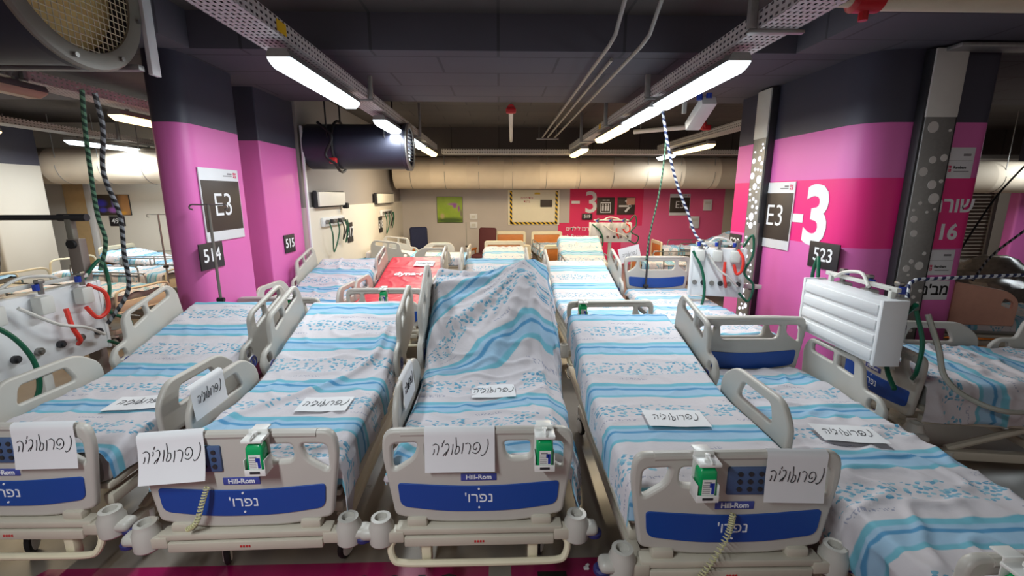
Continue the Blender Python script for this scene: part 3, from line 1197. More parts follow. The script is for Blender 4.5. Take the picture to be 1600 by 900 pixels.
# ------------------------------------------------------------------ sanitizer bottles in holders
def bottle_set(mat, where, back=False):
    h = thing('bottle_holder', 'white plastic bottle holder hooked on ' + where, 'holder', mat=mat, group='white bottle holders')
    b = MB()
    b.box((0, -0.012, -0.075), (0.088, 0.004, 0.19), 0.0015)
    for s in (-1, 1):
        b.box((s * 0.044, -0.045, -0.125), (0.004, 0.066, 0.075), 0.0015)
    b.box((0, -0.078, -0.148), (0.092, 0.004, 0.03), 0.0015)
    b.box((0, -0.045, -0.163), (0.092, 0.070, 0.004), 0.0015)
    b.obj('basket', M['white_plastic'], h)
    b = MB()
    b.box((0, 0.012, 0.024), (0.07, 0.055, 0.008), 0.003)
    b.box((0, -0.012, 0.02), (0.085, 0.008, 0.02), 0.003)
    b.box((0, -0.045, 0.004), (0.092, 0.078, 0.016), 0.005)
    b.obj('hook', M['white_plastic'], h)
    b = MB().box((0, -0.0805, -0.148), (0.045, 0.002, 0.012), 0.001)
    b.obj('slot', M['dark'], h)
    g = thing('sanitizer_bottle', 'green sanitizer bottle with white pump in the holder on ' + where, 'bottle', mat=mat @ T((0, -0.045, -0.159)), group='green sanitizer bottles')
    o = rnd([(-0.038, -0.028), (0.038, -0.028), (0.038, 0.028), (-0.038, 0.028)], 0.012, 3)
    b = MB()
    rings = []
    for z, k in ((0, 0.9), (0.006, 1), (0.10, 1), (0.125, 0.97), (0.14, 0.75), (0.146, 0.45), (0.15, 0.42)):
        rings.append([b.bm.verts.new((p.x * k, p.y * k, z)) for p in o])
    for A, B in zip(rings, rings[1:]):
        for k in range(len(o)):
            b.bm.faces.new((A[k], A[(k + 1) % len(o)], B[(k + 1) % len(o)], B[k]))
    b.bm.faces.new(rings[0][::-1])
    b.bm.faces.new(rings[-1])
    b.obj('body', M['green'], g)
    b = MB().box((0.002, -0.0288, 0.06), (0.052, 0.001, 0.07))
    lb = b.obj('bottle_label', M['white_plastic'], g, label='white printed label')
    b = MB()
    for i in range(5):
        b.box((-0.007, -0.0298, 0.034 + i * 0.009), (0.030, 0.0008, 0.003))
    b.box((-0.003, -0.0298, 0.083), (0.030, 0.0008, 0.006))
    b.obj('label_print', M['grey_print'], lb)
    b = MB().box((0.020, -0.0298, 0.055), (0.012, 0.0008, 0.05))
    b.box((0.012, -0.0298, 0.07), (0.012, 0.0008, 0.02))
    b.obj('label_stripe', M['blue_cap'], lb)
    b = MB()
    b.lathe([(0.017, 0.15), (0.017, 0.166), (0.008, 0.168), (0.006, 0.18), (0.012, 0.182), (0.012, 0.192), (0.008, 0.194)], 14)
    b.tube(bez([(0, 0, 0.187), (0, -0.02, 0.188), (0, -0.04, 0.182), (0, -0.045, 0.175)], 4), 0.005, 8)
    b.obj('pump', M['white_plastic'], g)


for key, x, where in (('B2', 0.115, 'the keypad footboard'), ('B3', 0.305, 'the centre footboard'), ('B4', -0.165, 'the footboard with coiled cord'),
                      ('B5', -0.32, 'the lower right footboard'), ('S1', 0.0, 'the footboard below the red sheet'),
                      ('S0', 0.16, 'the footboard beside pillar 515'), ('S3', -0.30, 'the second row footboard'), ('B6', 0.20, 'the sideways bed at right')):
    bottle_set(local(key) @ T((x, -0.030, FZ + (0.0))), where)

# coiled cords
def coil(label, key, pts, r=0.012, turns=28):
    P = bez(pts, 12)
    out = []
    n = len(P)
    L = turns * 8
    for k in range(L):
        f = k / (L - 1) * (n - 1)
        i = min(int(f), n - 2)
        c = P[i].lerp(P[i + 1], f - i)
        t = (P[i + 1] - P[i]).normalized()
        a = t.orthogonal().normalized()
        b2 = t.cross(a)
        ang = 2 * PI * k / 8
        out.append(c + (a * math.cos(ang) + b2 * math.sin(ang)) * r)
    o = MB().tube(out, 0.0035, 5).obj('coiled_cord', M['coil'], None, local(key))
    return tag(o, label, 'cord', 'coiled cords hanging on footboards')


coil('pale yellow coiled cord slanting across the blue panel right of centre', 'B4', [(-0.02, -0.055, 0.72), (-0.05, -0.075, 0.62), (-0.14, -0.085, 0.45), (-0.20, -0.09, 0.37)], 0.011, 30)
coil('grey coiled cord hanging below the paper on the keypad footboard', 'B2', [(-0.14, -0.055, 0.73), (-0.16, -0.075, 0.66), (-0.20, -0.075, 0.56), (-0.25, -0.07, 0.52)], 0.010, 18)


# ------------------------------------------------------------------ old beds behind
def old_bed(label, loc, heading, ang=14, plain=False, wood_foot=True, maroon=False, w=0.86, rail=True, sheetk=True, group='older beds with wooden end boards'):
    root = thing('wooden_end_bed', label, 'bed', loc, -math.radians(heading), group)
    a = math.radians(ang)

    def board(z, h, inner, top=0.04):
        b = MB()
        if plain:
            h -= 0.12
            b.tube(bez([(-w / 2 + .03, 0, 0), (-w / 2 + .03, 0, h * .7), (-w / 2 + .10, 0, h), (0, 0, h), (w / 2 - .10, 0, h), (w / 2 - .03, 0, h * .7), (w / 2 - .03, 0, 0)], 6), 0.016, 8)
            b.tube([(-w / 2 + .03, 0, h * .55), (w / 2 - .03, 0, h * .55)], 0.010, 8).tube([(-w / 2 + .03, 0, 0.05), (w / 2 - .03, 0, 0.05)], 0.014, 8)
            return b
        me = plate_me(rnd([(-w / 2, 0), (w / 2, 0), (w / 2, h, .07), (-w / 2, h, .07)], 0.02, 4),
                      [rnd([(-w / 2 + .07, 0.06), (w / 2 - .07, 0.06), (w / 2 - .07, h - .09), (-w / 2 + .07, h - .09)], 0.02, 3)], 0.04, 0.012)
        b.add(me, XZ)
        return b
    wm = M['cream'] if plain else M['wood']
    fb = board(0, 0.46, None).obj('footboard', M['cream'], root, T((0, 0, 0.45)))
    b = MB().box((0, 0, 0.12 if plain else 0.21), (w - .13, 0.018, 0.14 if plain else 0.32), 0.004)
    b.obj('board_panel', M['maroon'] if maroon else wm, fb)
    hb = board(0, 0.58, None).obj('headboard', M['cream'], root, T((0, 2.08, 0.48)))
    MB().box((0, 0, 0.17 if plain else 0.27), (w - .13, 0.018, 0.2 if plain else 0.44), 0.004).obj('board_panel', wm, hb)
    b = MB()
    for s in (-1, 1):
        b.box((s * (w / 2 - 0.04), 1.04, 0.45), (0.05, 2.0, 0.07), 0.01)
        b.box((s * (w / 2 - 0.06), 1.04, 0.22), (0.05, 1.8, 0.06), 0.01)
    b.box((0, 0.15, 0.22), (w - .1, 0.06, 0.06), 0.01)
    b.box((0, 1.9, 0.22), (w - .1, 0.06, 0.06), 0.01)
    b.box((0, 0.56, 0.55), (w - .06, 1.0, 0.03), 0.01)
    b.tube([(-0.3, 0.3, 0.25), (-0.3, 1.3, 0.46)], 0.02, 8)
    b.tube([(0.3, 0.3, 0.25), (0.3, 1.3, 0.46)], 0.02, 8)
    b.obj('bed_frame', M['beige_metal'], root)
    link('mattress', cached(('mat', ang), lambda: mattress_me(a, M['plastic_dark'])), root, T((0, 0, -0.06)))
    if rail:
        for s in (-1, 1):
            b = MB()
            x = s * (w / 2 + 0.02)
            for z in (0.72, 0.88):
                b.tube([(x, 0.45, z), (x, 1.65, z)], 0.011, 8)
            b.tube(bez([(x, 0.45, 0.58), (x, 0.44, 0.8), (x, 0.47, 0.87), (x, 0.55, 0.88)], 4), 0.012, 8)
            b.tube(bez([(x, 1.65, 0.58), (x, 1.66, 0.8), (x, 1.63, 0.87), (x, 1.55, 0.88)], 4), 0.012, 8)
            b.tube([(x, 1.05, 0.58), (x, 1.05, 0.88)], 0.010, 8)
            b.obj('side_rail', M['steel'], root)
    for x, y in ((-w / 2 + .06, 0.15), (w / 2 - .06, 0.15), (-w / 2 + .06, 1.9), (w / 2 - .06, 1.9)):
        c = link('caster', cached('caster', caster_parts)[0], root, T((x, y, 0.077)))
        link('fork', cached('caster', caster_parts)[1], c)
    return root, ang


def old_sheet(root_ang, label, seed, shift):
    key = ('old', seed)
    BEDS[key] = (root_ang[0], root_ang[1])
    o = sheet(key, label, drape=(0.12, 0.12, 0.02), seed=seed, shift=shift, amp=0.02, nu=40, nv=60)
    o.matrix_basis = o.matrix_basis @ T((0, 0, -0.054))
    return o


OB = [
    # label, sheet label, location, heading, incline, maroon, rail
    ('wooden bed behind the middle second row bed with maroon footboard', 'sheet on the bed with the maroon footboard', (0.10, 7.75, 0), 0, 10, True, False),
    ('wooden bed with tall orange headboard standing against the far grey wall', 'sheet on the bed under the tall orange headboard', (0.30, 10.35, 0), 0, 0, False, False),
    ('wooden bed with orange footboard below the pink wall', 'sheet on the bed with orange footboard below the pink wall', (1.62, 7.55, 0), 2, 24, False, True),
    ('wooden bed with orange boards further back beside the pink wall', 'sheet on the far bed beside the pink wall', (1.45, 10.3, 0), -4, 0, False, True),
    ('cream railed bed standing crosswise below the far pink wall', 'sheet on the crosswise bed below the far pink wall', (2.75, 8.9, 0), 96, 8, False, True),
    ('cream railed bed farthest back in front of the pink wall', 'sheet on the farthest bed in front of the pink wall', (4.0, 11.3, 0), 92, 20, False, True),
    ('cream railed bed at left, nearest behind pillar 514', 'sheet on the left bed nearest pillar 514', (-5.0, 6.3, 0), -80, 0, False, True),
    ('cream railed bed in the middle of the left side bay', 'sheet on the bed in the middle of the left side bay', (-5.55, 7.95, 0), -84, 0, False, True),
    ('cream railed bed at far left edge below number 494', 'sheet on the far left edge bed', (-8.0, 7.1, 0), -80, 24, False, True),
    ('railed bed with orange boards below the blue flower picture', 'sheet on the bed below the blue flower picture', (-5.6, 9.2, 0), -90, 12, False, True),
]
for i, (la, sl, loc, hd, an, mr, rl) in enumerate(OB):
    old_sheet(old_bed(la, loc, hd, an, i in (6, 7, 8), True, mr, rail=rl), sl, 20 + i * 1.3, 0.13 * i)

# cream side-railed beds by the white wall at the back left
make_bed('T1', 'hospital bed standing crosswise behind the red sheeted bed', (-0.65, 9.6), -90, 6, rails='uuuu', foot_kind='long', lettered=False, detail=False)
sheet('T1', 'sheet on the crosswise bed behind the red sheeted bed', seed=40, nu=40, nv=60)


# ------------------------------------------------------------------ ceiling lights, trays, pipes
def fixture(x, y0, ln, z, tone, label, rot=0.0, power=1.0):
    root = thing('ceiling_light', label, 'ceiling light', (x, y0 + ln / 2, z), rot, 'fluorescent fixtures under the cable trays')
    b = MB()
    o = rnd([(-0.085, 0.0), (0.085, 0.0), (0.06, 0.055), (-0.06, 0.055)], 0.01, 2)
    me = plate_me(o, [], ln, 0.002)
    b.add(me, Matrix(((1, 0, 0, 0), (0, 0, 1, 0), (0, 1, 0, 0), (0, 0, 0, 1))))
    for s in (-1, 1):
        b.box((0, s * (ln / 2 - 0.2), 0.07), (0.03, 0.03, 0.04))
    b.obj('housing', M['galv'], root)
    d = MB()
    ring = [(-0.08, -0.002), (-0.075, -0.035), (-0.05, -0.062), (0.05, -0.062), (0.075, -0.035), (0.08, -0.002)]
    prev = None
    for yy, k in ((-ln / 2 + 0.005, 0.45), (-ln / 2 + 0.06, 1.0), (ln / 2 - 0.06, 1.0), (ln / 2 - 0.005, 0.45)):
        cur = [d.bm.verts.new((px * (0.9 + 0.1 * k), yy, pz * k)) for px, pz in ring]
        if prev:
            for i in range(len(ring) - 1):
                d.bm.faces.new((prev[i], prev[i + 1], cur[i + 1], cur[i]))
        else:
            d.bm.faces.new(cur)
        prev = cur
    d.bm.faces.new(prev[::-1])
    d.obj('diffuser', M[{'c': 'tube_cool', 'w': 'tube_warm', 'o': 'tube_off'}[tone]], root)
    if tone != 'o':
        ld = bpy.data.lights.new('tube_light', 'AREA')
        ld.shape = 'RECTANGLE'
        ld.size = 0.14
        ld.size_y = ln * 0.9
        ld.energy = LAMP_W * power * ln / 1.5
        ld.color = COOL if tone == 'c' else WARM
        lo = bpy.data.objects.new('tube_light', ld)
        COL.objects.link(lo)
        lo.parent = root
        lo.location = (0, 0, -0.075)
    return root


LZ = 2.95
fixture(-1.47, 3.28, 1.56, LZ, 'c', 'nearest lit fixture of the left row')
fixture(-1.47, 5.85, 1.5, LZ, 'c', 'second lit fixture of the left row, beside the dark fan')
fixture(-1.47, 7.75, 1.2, LZ, 'c', 'third lit fixture of the left row')
fixture(-1.47, 9.2, 1.4, LZ, 'w', 'farthest fixture of the left row, yellowish, by the duct', power=2.0)
fixture(1.66, 3.28, 1.56, LZ, 'c', 'nearest lit fixture of the right row')
fixture(1.66, 4.95, 1.1, LZ, 'c', 'second lit fixture of the right row')
fixture(1.68, 6.2, 1.6, LZ, 'w', 'third fixture of the right row, yellowish')
fixture(1.72, 9.3, 1.5, LZ, 'w', 'farthest fixture of the right row, yellowish, by the duct', power=2.0)
fixture(3.87, 8.4, 1.7, LZ, 'w', 'yellowish fixture between right pillar and hanging hoses')
fixture(4.0, 10.6, 0.9, LZ, 'c', 'small white fixture farthest right above the pink wall')
fixture(-4.4, 5.55, 1.5, LZ, 'w', 'yellowish fixture just left of pillar 514', power=1.3)
fixture(-4.15, 2.95, 1.5, LZ, 'o', 'unlit fixture at upper left')
fixture(-7.3, 8.15, 2.0, LZ, 'c', 'long white fixture in front of the left duct', power=2.2)
fixture(-7.35, 5.5, 1.6, LZ, 'w', 'yellowish fixture at the left edge')
fixture(10.0, 6.6, 1.6, LZ, 'c', 'white fixture beyond the right pillar')
# the rows go on over the aisle behind the photographer
fixture(-1.47, -0.9, 1.5, LZ, 'c', 'fixture of the left row above the aisle behind', power=1.9)


def tray(label, p0, p1, w=0.25, h=0.10, hangers=()):
    """perforated cable tray from p0 to p1 (bottom centre line), along X or Y"""
    p0, p1 = Vector(p0), Vector(p1)
    ln = (p1 - p0).length
    ang = math.atan2(-(p1 - p0).x, (p1 - p0).y)
    root = thing('cable_tray', label, 'cable tray', mat=T(p0) @ R(ang), group='perforated cable trays')
    MB().box((0, ln / 2, 0.001), (w, ln, 0.002)).obj('tray_bottom', M['perf'], root)
    for s in (-1, 1):
        MB().box((s * w / 2, ln / 2, h / 2), (0.002, ln, h)).obj('tray_side', M['perf'], root)
    MB().tube([(-w * .2, 0.02, .025), (-w * .2, ln - .02, .025)], 0.02, 6).tube([(w * .1, 0.02, .02), (w * .1, ln - .02, .02)], 0.018, 6).obj('cable_bundle', M['dark'], root)
    for y in hangers:
        b = MB()
        b.box((w / 2 + 0.03, y, (CZ - p0.z) / 2), (0.04, 0.04, CZ - p0.z), 0.003)
        b.box((0, y, -0.012), (w + 0.1, 0.04, 0.02), 0.003)
        b.obj('hanger_post', M['galv'], root)
    return root


def tray_tag(root, y, w, z=0.05):
    MB().box((w / 2 + 0.003, y, z), (0.002, 0.13, 0.07)).obj('tray_label', M['yellow'], root, label='yellow warning label')


tl = tray('cable tray above the left row of lights', (-1.52, -2, 3.05), (-1.52, 10.6, 3.05), hangers=(4.95 + 2.2, 10.2))
for y in (5.2, 9.4):
    tray_tag(tl, y, 0.25)
tr = tray('cable tray above the right row of lights', (1.72, -2, 3.05), (1.72, 10.6, 3.05), w=0.25)
b = MB()
for y in (5.0, 7.0, 8.9, 10.9):
    b = MB()
    b.box((-0.155, y, 0.26), (0.05, 0.04, 0.52), 0.003)
    b.box((0, y, -0.012), (0.35, 0.04, 0.02), 0.003)
    b.obj('hanger_post', M['galv'], tr)
MB().box((-0.128, 9.4, 0.05), (0.002, 0.13, 0.07)).obj('tray_label', M['yellow'], tr)
tx = tray('cable tray running crosswise before the duct', (-1.3, 10.75, 2.96), (9.0, 10.75, 2.96), w=0.3)
MB().box((-0.153, 1.2, 0.05), (0.002, 0.13, 0.07)).obj('tray_label', M['yellow'], tx)
tray('cable tray at left over the fixture beside pillar 514', (-4.4, -1, 3.06), (-4.4, 9.5, 3.06), w=0.3, hangers=(5.4,))
tray('cable tray above the left edge fixtures', (-7.3, 1, 3.06), (-7.3, 10.2, 3.06), w=0.3, hangers=(5.0, 8.0))
tray('cable tray right of the hanging hoses', (3.75, 6.9, 3.05), (3.75, 10.6, 3.05), w=0.25)

for k, (dx, nm) in enumerate(((-0.13, 'leftmost of three thin conduits along the ceiling'), (0.0, 'middle of three thin conduits along the ceiling'), (0.13, 'rightmost of three thin conduits along the ceiling'))):
    x = 1.02 + dx
    pts = [(x, 2.2, 3.42), (x, 3.2, 3.42), (x, 3.45, 3.40), (x, 3.7, 3.24), (x + 0.0, 3.9, 3.22), (x, 4.3, 3.22), (x + 0.02, 9.9, 3.22)] if k != 1 else [(x, 4.35, 3.24), (x, 9.9, 3.22)]
    tag(MB().tube([Vector(p) for p in pts], 0.016, 8).obj('conduit', M['conduit']), nm, 'conduit', 'thin ceiling conduits')
for y, z, lab in ((3.45, 3.445, 'near'), (9.8, 3.19, 'far')):
    b = MB().box((1.02, y, z), (0.46, 0.04, 0.03), 0.003)
    b.cyl((0.84, y, z), (0.84, y, CZ), 0.006, seg=6)
    b.cyl((1.2, y, z), (1.2, y, CZ), 0.006, seg=6)
    tag(b.obj('conduit_bracket', M['galv']), 'slotted bracket holding the conduits at their %s end' % lab, 'bracket')


def sprinkler(label, p0, p1):
    root = thing('sprinkler_pipe', label, 'pipe', p0, 0, 'white sprinkler pipes')
    d = Vector(p1) - Vector(p0)
    MB().cyl((0, 0, 0), d, 0.035, seg=14).obj('pipe', M['white_plastic'], root)
    n = d.normalized()
    b = MB().cyl(-n * 0.02, n * 0.10, 0.055, seg=14)
    b.box(n * -0.02 + Vector((0, 0, -0.03)), (0.14, 0.05, 0.08), 0.02)
    b.obj('valve', M['red_paint'], root, label='red valve')
    for f in (0.03, 0.9):
        q = d * f
        MB().cyl(q, (q.x, q.y, CZ - p0[2]), 0.008, seg=6).obj('hanger_rod', M['galv'], root)


sprinkler('white sprinkler pipe with red valve on the middle of the ceiling', (0.17, 6.6, 3.22), (0.27, 10.4, 3.22))
sprinkler('white sprinkler pipe with red valve left of the right pillar', (3.05, 6.9, 3.05), (2.2, 7.6, 3.05))
root = thing('ceiling_pipe', 'white ceiling pipe with red coupling at upper right corner', 'pipe', (2.06, 2.80, 3.135), 0)
MB().cyl((-0.24, 0, 0.02), (0.10, 0, 0.02), 0.05, seg=14).cyl((0.12, 0.0, 0.03), (2.4, 0.0, 0.03), 0.075, seg=18).obj('pipe', M['cream'], root)
b = MB().lathe([(0.05, -0.10), (0.078, -0.08), (0.078, 0.07), (0.05, 0.09)], 16, mat=T((0.06, 0, 0.02)) @ R(PI / 2, 'Y'))
b.cyl((0.05, 0, -0.05), (0.05, 0, -0.10), 0.025, seg=8)
b.obj('coupling', M['red_paint'], root, label='red pipe coupling')
for x in (0.7, 1.9):
    MB().cyl((x, 0, 0.1), (x, 0, 0.13), 0.01, seg=6).obj('hanger_rod', M['galv'], root)

# ducts
def duct(label, p0, p1, r, m):
    p0, p1 = Vector(p0), Vector(p1)
    root = thing('air_duct', label, 'duct', p0, 0)
    d = p1 - p0
    n = int(d.length / 0.9)
    pts, rs = [], []
    for i in range(n + 1):
        for e, q in ((-0.012, 1.0), (0, 1.012), (0.012, 1.0)):
            pts.append(d * (i / n) + d.normalized() * e)
            rs.append(r * q)
    MB().tube(pts, rs, 28).obj('duct_tube', m, root)
    for i in range(n + 1):
        q = d * ((i + 0.5) / (n + 1))
        b = MB().cyl(q + Vector((0, -r * .9, -r * .4)), q + Vector((0, -r * .9, CZ - p0.z)), 0.008, seg=6)
        b.tube([q + Vector((0, r * 1.01 * math.cos(a * PI / 12), -abs(r * 1.01 * math.sin(a * PI / 12)))) for a in range(13)], 0.006, 5)
        b.obj('hanger_strap', M['galv'], root)


duct('long pale round duct above the far wall', (-2.7, 12.2, 2.62), (9.5, 12.2, 2.62), 0.42, M['duct'])
duct('pale round duct above the far left wall', (-10.0, 9.75, 2.62), (-3.4, 9.75, 2.62), 0.36, M['duct'])
duct('pale round duct beyond the right pillar', (7.4, 8.75, 2.38), (13.5, 8.75, 2.38), 0.30, M['duct'])


# jet fans
def jet_fan(label, loc, r, ln, body, flip, grille=True, frame=True):
    root = thing('jet_fan', label, 'fan', loc, 0)
    b = MB()
    prof2 = [(r * 0.86, 0.0), (r * 1.0, 0.01), (r * 1.0, 0.05), (r * 0.94, 0.06), (r * 0.94, ln), (r * 0.7, ln)]
    mat = R(-PI / 2, 'Y')
    # open tube
    rings = []
    for (rr, z) in [(r * 0.80, 0.20), (r * 0.80, 0.02)] + prof2:
        rings.append([b.bm.verts.new(mat @ Vector((rr * math.cos(2 * PI * k / 40), rr * math.sin(2 * PI * k / 40), z))) for k in range(40)])
    for A, B in zip(rings, rings[1:]):
        for k in range(40):
            b.bm.faces.new((A[k], A[(k + 1) % 40], B[(k + 1) % 40], B[k]))
    b.bm.faces.new(rings[-1])
    b.obj('casing', body, root)
    fl = MB()
    rings = []
    for (rr, z) in ((0.80, -0.004), (0.80, -0.02), (0.84, -0.026), (0.985, -0.022), (1.01, -0.01), (1.01, 0.004)):
        rings.append([fl.bm.verts.new(mat @ Vector((rr * r * math.cos(2 * PI * k / 40), rr * r * math.sin(2 * PI * k / 40), z))) for k in range(40)])
    for A, B in zip(rings, rings[1:]):
        for k in range(40):
            fl.bm.faces.new((A[k], A[(k + 1) % 40], B[(k + 1) % 40], B[k]))
    fl.obj('flange', M['grey_paint'] if grille else M['galv'], root)
    if grille:
        g = MB()
        step = 0.036
        k = -int(r * 0.8 / step)
        while k * step < r * 0.8:
            h = math.sqrt(max(0, (r * 0.81) ** 2 - (k * step) ** 2))
            if h > 0.03:
                g.tube([(0.002, k * step, -h), (0.002, k * step, h)], 0.0028, 4)
                g.tube([(0.006, -h, k * step), (0.006, h, k * step)], 0.0028, 4)
            k += 1
        g.obj('grille', M['cream'], root, label='wire mesh grille')
        d = MB()
        d.lathe([(r * 0.79, 0.10), (r * 0.6, 0.13), (r * 0.3, 0.18), (r * 0.28, 0.185)], 32, mat=mat)
        d.obj('backplate', simple('baffle_painted_warm_light', (250, 222, 150), 0.3), root)  # golden reflection of warm light inside the fan, put into the base colour
        c = MB()
        for q in range(8):
            a = q * PI / 4 + 0.2
            c.lathe([(0.014, 0.02), (0.014, 0.036), (0.006, 0.042)], 8, mat=mat @ T((0.91 * r * math.cos(a), 0.91 * r * math.sin(a), -0.06)))
        c.obj('bolt', M['steel'], root)
    else:
        d = MB()
        for q in range(-4, 5):
            h = math.sqrt(0.64 - (q / 5.5) ** 2 * 0.64) * r
            d.box((-0.02, 0, q * r * 0.145), (0.05, 2 * h, 0.006))
        d.obj('louvre', M['galv'], root)
    return root


FN = jet_fan('big grey jet fan with mesh grille at upper left corner', (-2.34, 2.81, 3.22), 0.47, 2.2, M['navy_paint'], False)
b = MB().box((-1.1, 0.36, -0.375), (2.3, 0.05, 0.035), 0.004)
b.obj('support_rail', M['galv'], FN)
MB().box((0.03, 0.50, -0.13), (0.03, 0.08, 0.52), 0.004).obj('support_plate', M['white'], FN, label='white steel support plate')
F2 = jet_fan('navy cylindrical jet fan hung behind pillar 515', (-1.33, 7.0, 2.74), 0.34, 1.45, M['navy_paint'], False, grille=False)
for x in (-0.3, -1.1):
    for y in (-0.3, 0.3):
        MB().cyl((x, y, 0.1), (x, y, 0.8), 0.012, seg=8).obj('hanger_rod', M['black'], F2)
MB().tube([(-1.02, 0.36 * math.cos(k * PI / 12), 0.36 * math.sin(k * PI / 12)) for k in range(24)], 0.02, 6, closed=True).obj('clamp_band', M['black'], F2)
MB().tube(bez([(-1.2, -0.34, 0.3), (-1.0, -0.4, 0.1), (-1.1, -0.4, -0.15), (-0.95, -0.38, -0.28)]), 0.02, 8).obj('cable', M['black'], F2)
MB().box((-1.02, -0.34, -0.22), (0.10, 0.06, 0.08), 0.01).obj('isolator_switch', M['red_paint'], F2, label='red isolator switch')


# ------------------------------------------------------------------ signs
def board_sign(name, label, o, xd, w, h, m, cat='sign', group=None, up=(0, 0, 1), th=0.012):
    """flat sign: o = centre on the wall surface, xd = its right direction"""
    root = thing(name, label, cat, mat=basis(o, xd, up), group=group)
    MB().box((0, 0, th / 2), (w, h, th), 0.002).obj('panel', m, root)
    return root, th


def number_sign(num, o, xd, w=0.30, h=0.24, extra=''):
    r, th = board_sign('number_sign', 'black bay number sign %s %s' % (num, extra), o, xd, w, h, M['sign_black'], 'sign', 'black bay number signs')
    text('digits', num, h * 0.72, M['lettering'], T((0, 0, th + 0.001)), r, ext=0.0008, bold=0.002)


def logo_bits(root, x, y, z, s):
    b = MB()
    b.box((x - s * .27, y + s * .27, z), (s * .46, s * .46, 0.002))
    b.box((x + s * .27, y + s * .27, z), (s * .40, s * .40, 0.002))
    b.box((x + s * .27, y - s * .27, z), (s * .46, s * .46, 0.002))
    b.box((x - s * .30, y - s * .30, z), (s * .34, s * .34, 0.002))
    lo = b.obj('emblem', M['pink_logo'], root, label='small pink emblem')
    b = MB()
    b.box((x - s * .22, y + s * .2, z + .0015), (s * .3, s * .07, 0.001))
    b.box((x + s * .2, y + s * .1, z + .0015), (s * .07, s * .35, 0.001))
    b.box((x + s * .1, y - s * .25, z + .0015), (s * .35, s * .07, 0.001))
    b.obj('emblem_line', M['lettering'], lo)


def e3_sign(o, xd, w, h, label):
    r, th = board_sign('zone_sign', label, o, xd, w, h, M['sign_white'], 'sign', 'E3 zone signs')
    MB().box((0, -0.01, th), (w * 0.97, h * 0.70, 0.004), 0.001).obj('dark_field', M['sign_dark'], r)
    text('letters', 'E3', h * 0.46, M['lettering'], T((0, -0.01, th + 0.003)), r, ext=0.0008, bold=-0.002 if h > .5 else 0)
    logo_bits(r, w * 0.40, h * 0.42, th + 0.001, h * 0.075)
    b = MB().box((w * 0.26, h * 0.435, th + .001), (w * .12, h * .022, 0.001)).box((w * 0.20, h * 0.405, th + .001), (w * .24, h * .012, 0.001))
    b.obj('small_print', M['grey_print'], r)


e3_sign((-2.797, 4.68, 1.95), (0, 1, 0), 0.64, 0.70, 'white and brown E3 sign on pillar 514')
number_sign('514', (-2.797, 4.40, 1.47), (0, 1, 0), 0.36, 0.25, 'on the left pillar below the E3 sign')
number_sign('515', (-2.857, 6.17, 1.40), (0, 1, 0), 0.30, 0.24, 'on the second left pillar')
e3_sign((3.247, 5.24, 1.81), (0, -1, 0), 0.62, 0.76, 'white and brown E3 sign on the large right pillar beside minus three')
number_sign('523', (3.247, 4.37, 1.45), (0, -1, 0), 0.42, 0.26, 'on the right pillar behind the white gas panel')
number_sign('522', (3.247, 6.08, 1.40), (0, -1, 0), 0.30, 0.24, 'at the back end of the right pillar')
t = text('wall_numeral', '3', 0.83, M['lettering'], basis((3.246, 4.56, 1.81), (0, -1, 0), (0, 0, 1)), None, ext=0.002, bold=0.022)
tag(t, 'large white numeral 3 on the magenta band of the right pillar', 'numeral')
t = MB().box((0, 0, 0), (0.17, 0.09, 0.004)).obj('minus_sign', M['lettering'], None, basis((3.246, 4.84, 1.80), (0, -1, 0), (0, 0, 1)))
tag(t, 'white minus bar before the large numeral 3 on the right pillar', 'numeral')

# front of the right pillar
FY = 4.097
t = text('wall_lettering', heb('שורה'), 0.195, M['lettering'], basis((4.185, FY, 1.95), (1, 0, 0), (0, 0, 1)), None, ext=0.002, bold=0.004)
tag(t, 'white Hebrew row lettering on the front of the right pillar', 'lettering')
t = text('wall_lettering', '16', 0.20, M['lettering'], basis((4.19, FY, 1.70), (1, 0, 0), (0, 0, 1)), None, ext=0.002, bold=0.006)
tag(t, 'white number 16 below the Hebrew row lettering', 'lettering')
for z, lab, h in ((2.33, 'white donor plaque above the row lettering on the right pillar', 0.27), (1.42, 'white donor plaque below number 16 on the right pillar', 0.24)):
    r, th = board_sign('donor_plaque', lab, (4.155, FY, z), (1, 0, 0), 0.28, h, M['sign_white'], 'sign', 'white donor plaques')
    logo_bits(r, -0.085, -0.05, th + .001, 0.055)
    text('plaque_lettering', 'Rambam', 0.034, M['ink'], T((0.02, -0.04, th + .001)), r, ext=0.0005, bold=0.001)
    b = MB().box((0.04, -0.075, th + .001), (0.14, 0.008, 0.001)).box((0, 0.02, th + .001), (0.26, 0.003, 0.001)).box((0.07, 0.07, th + .001), (0.07, 0.02, 0.001))
    b.obj('small_print', M['grey_print'], r)
r, th = board_sign('ward_sign', 'white paper sign with bold Hebrew letters low on the right pillar', (4.165, FY, 1.15), (1, 0, 0), 0.29, 0.19, M['sign_white'], th=0.004)
text('letters', heb("מב'ם"), 0.145, M['ink'], T((0, 0, th + .001)), r, ext=0.0005, bold=0.003)


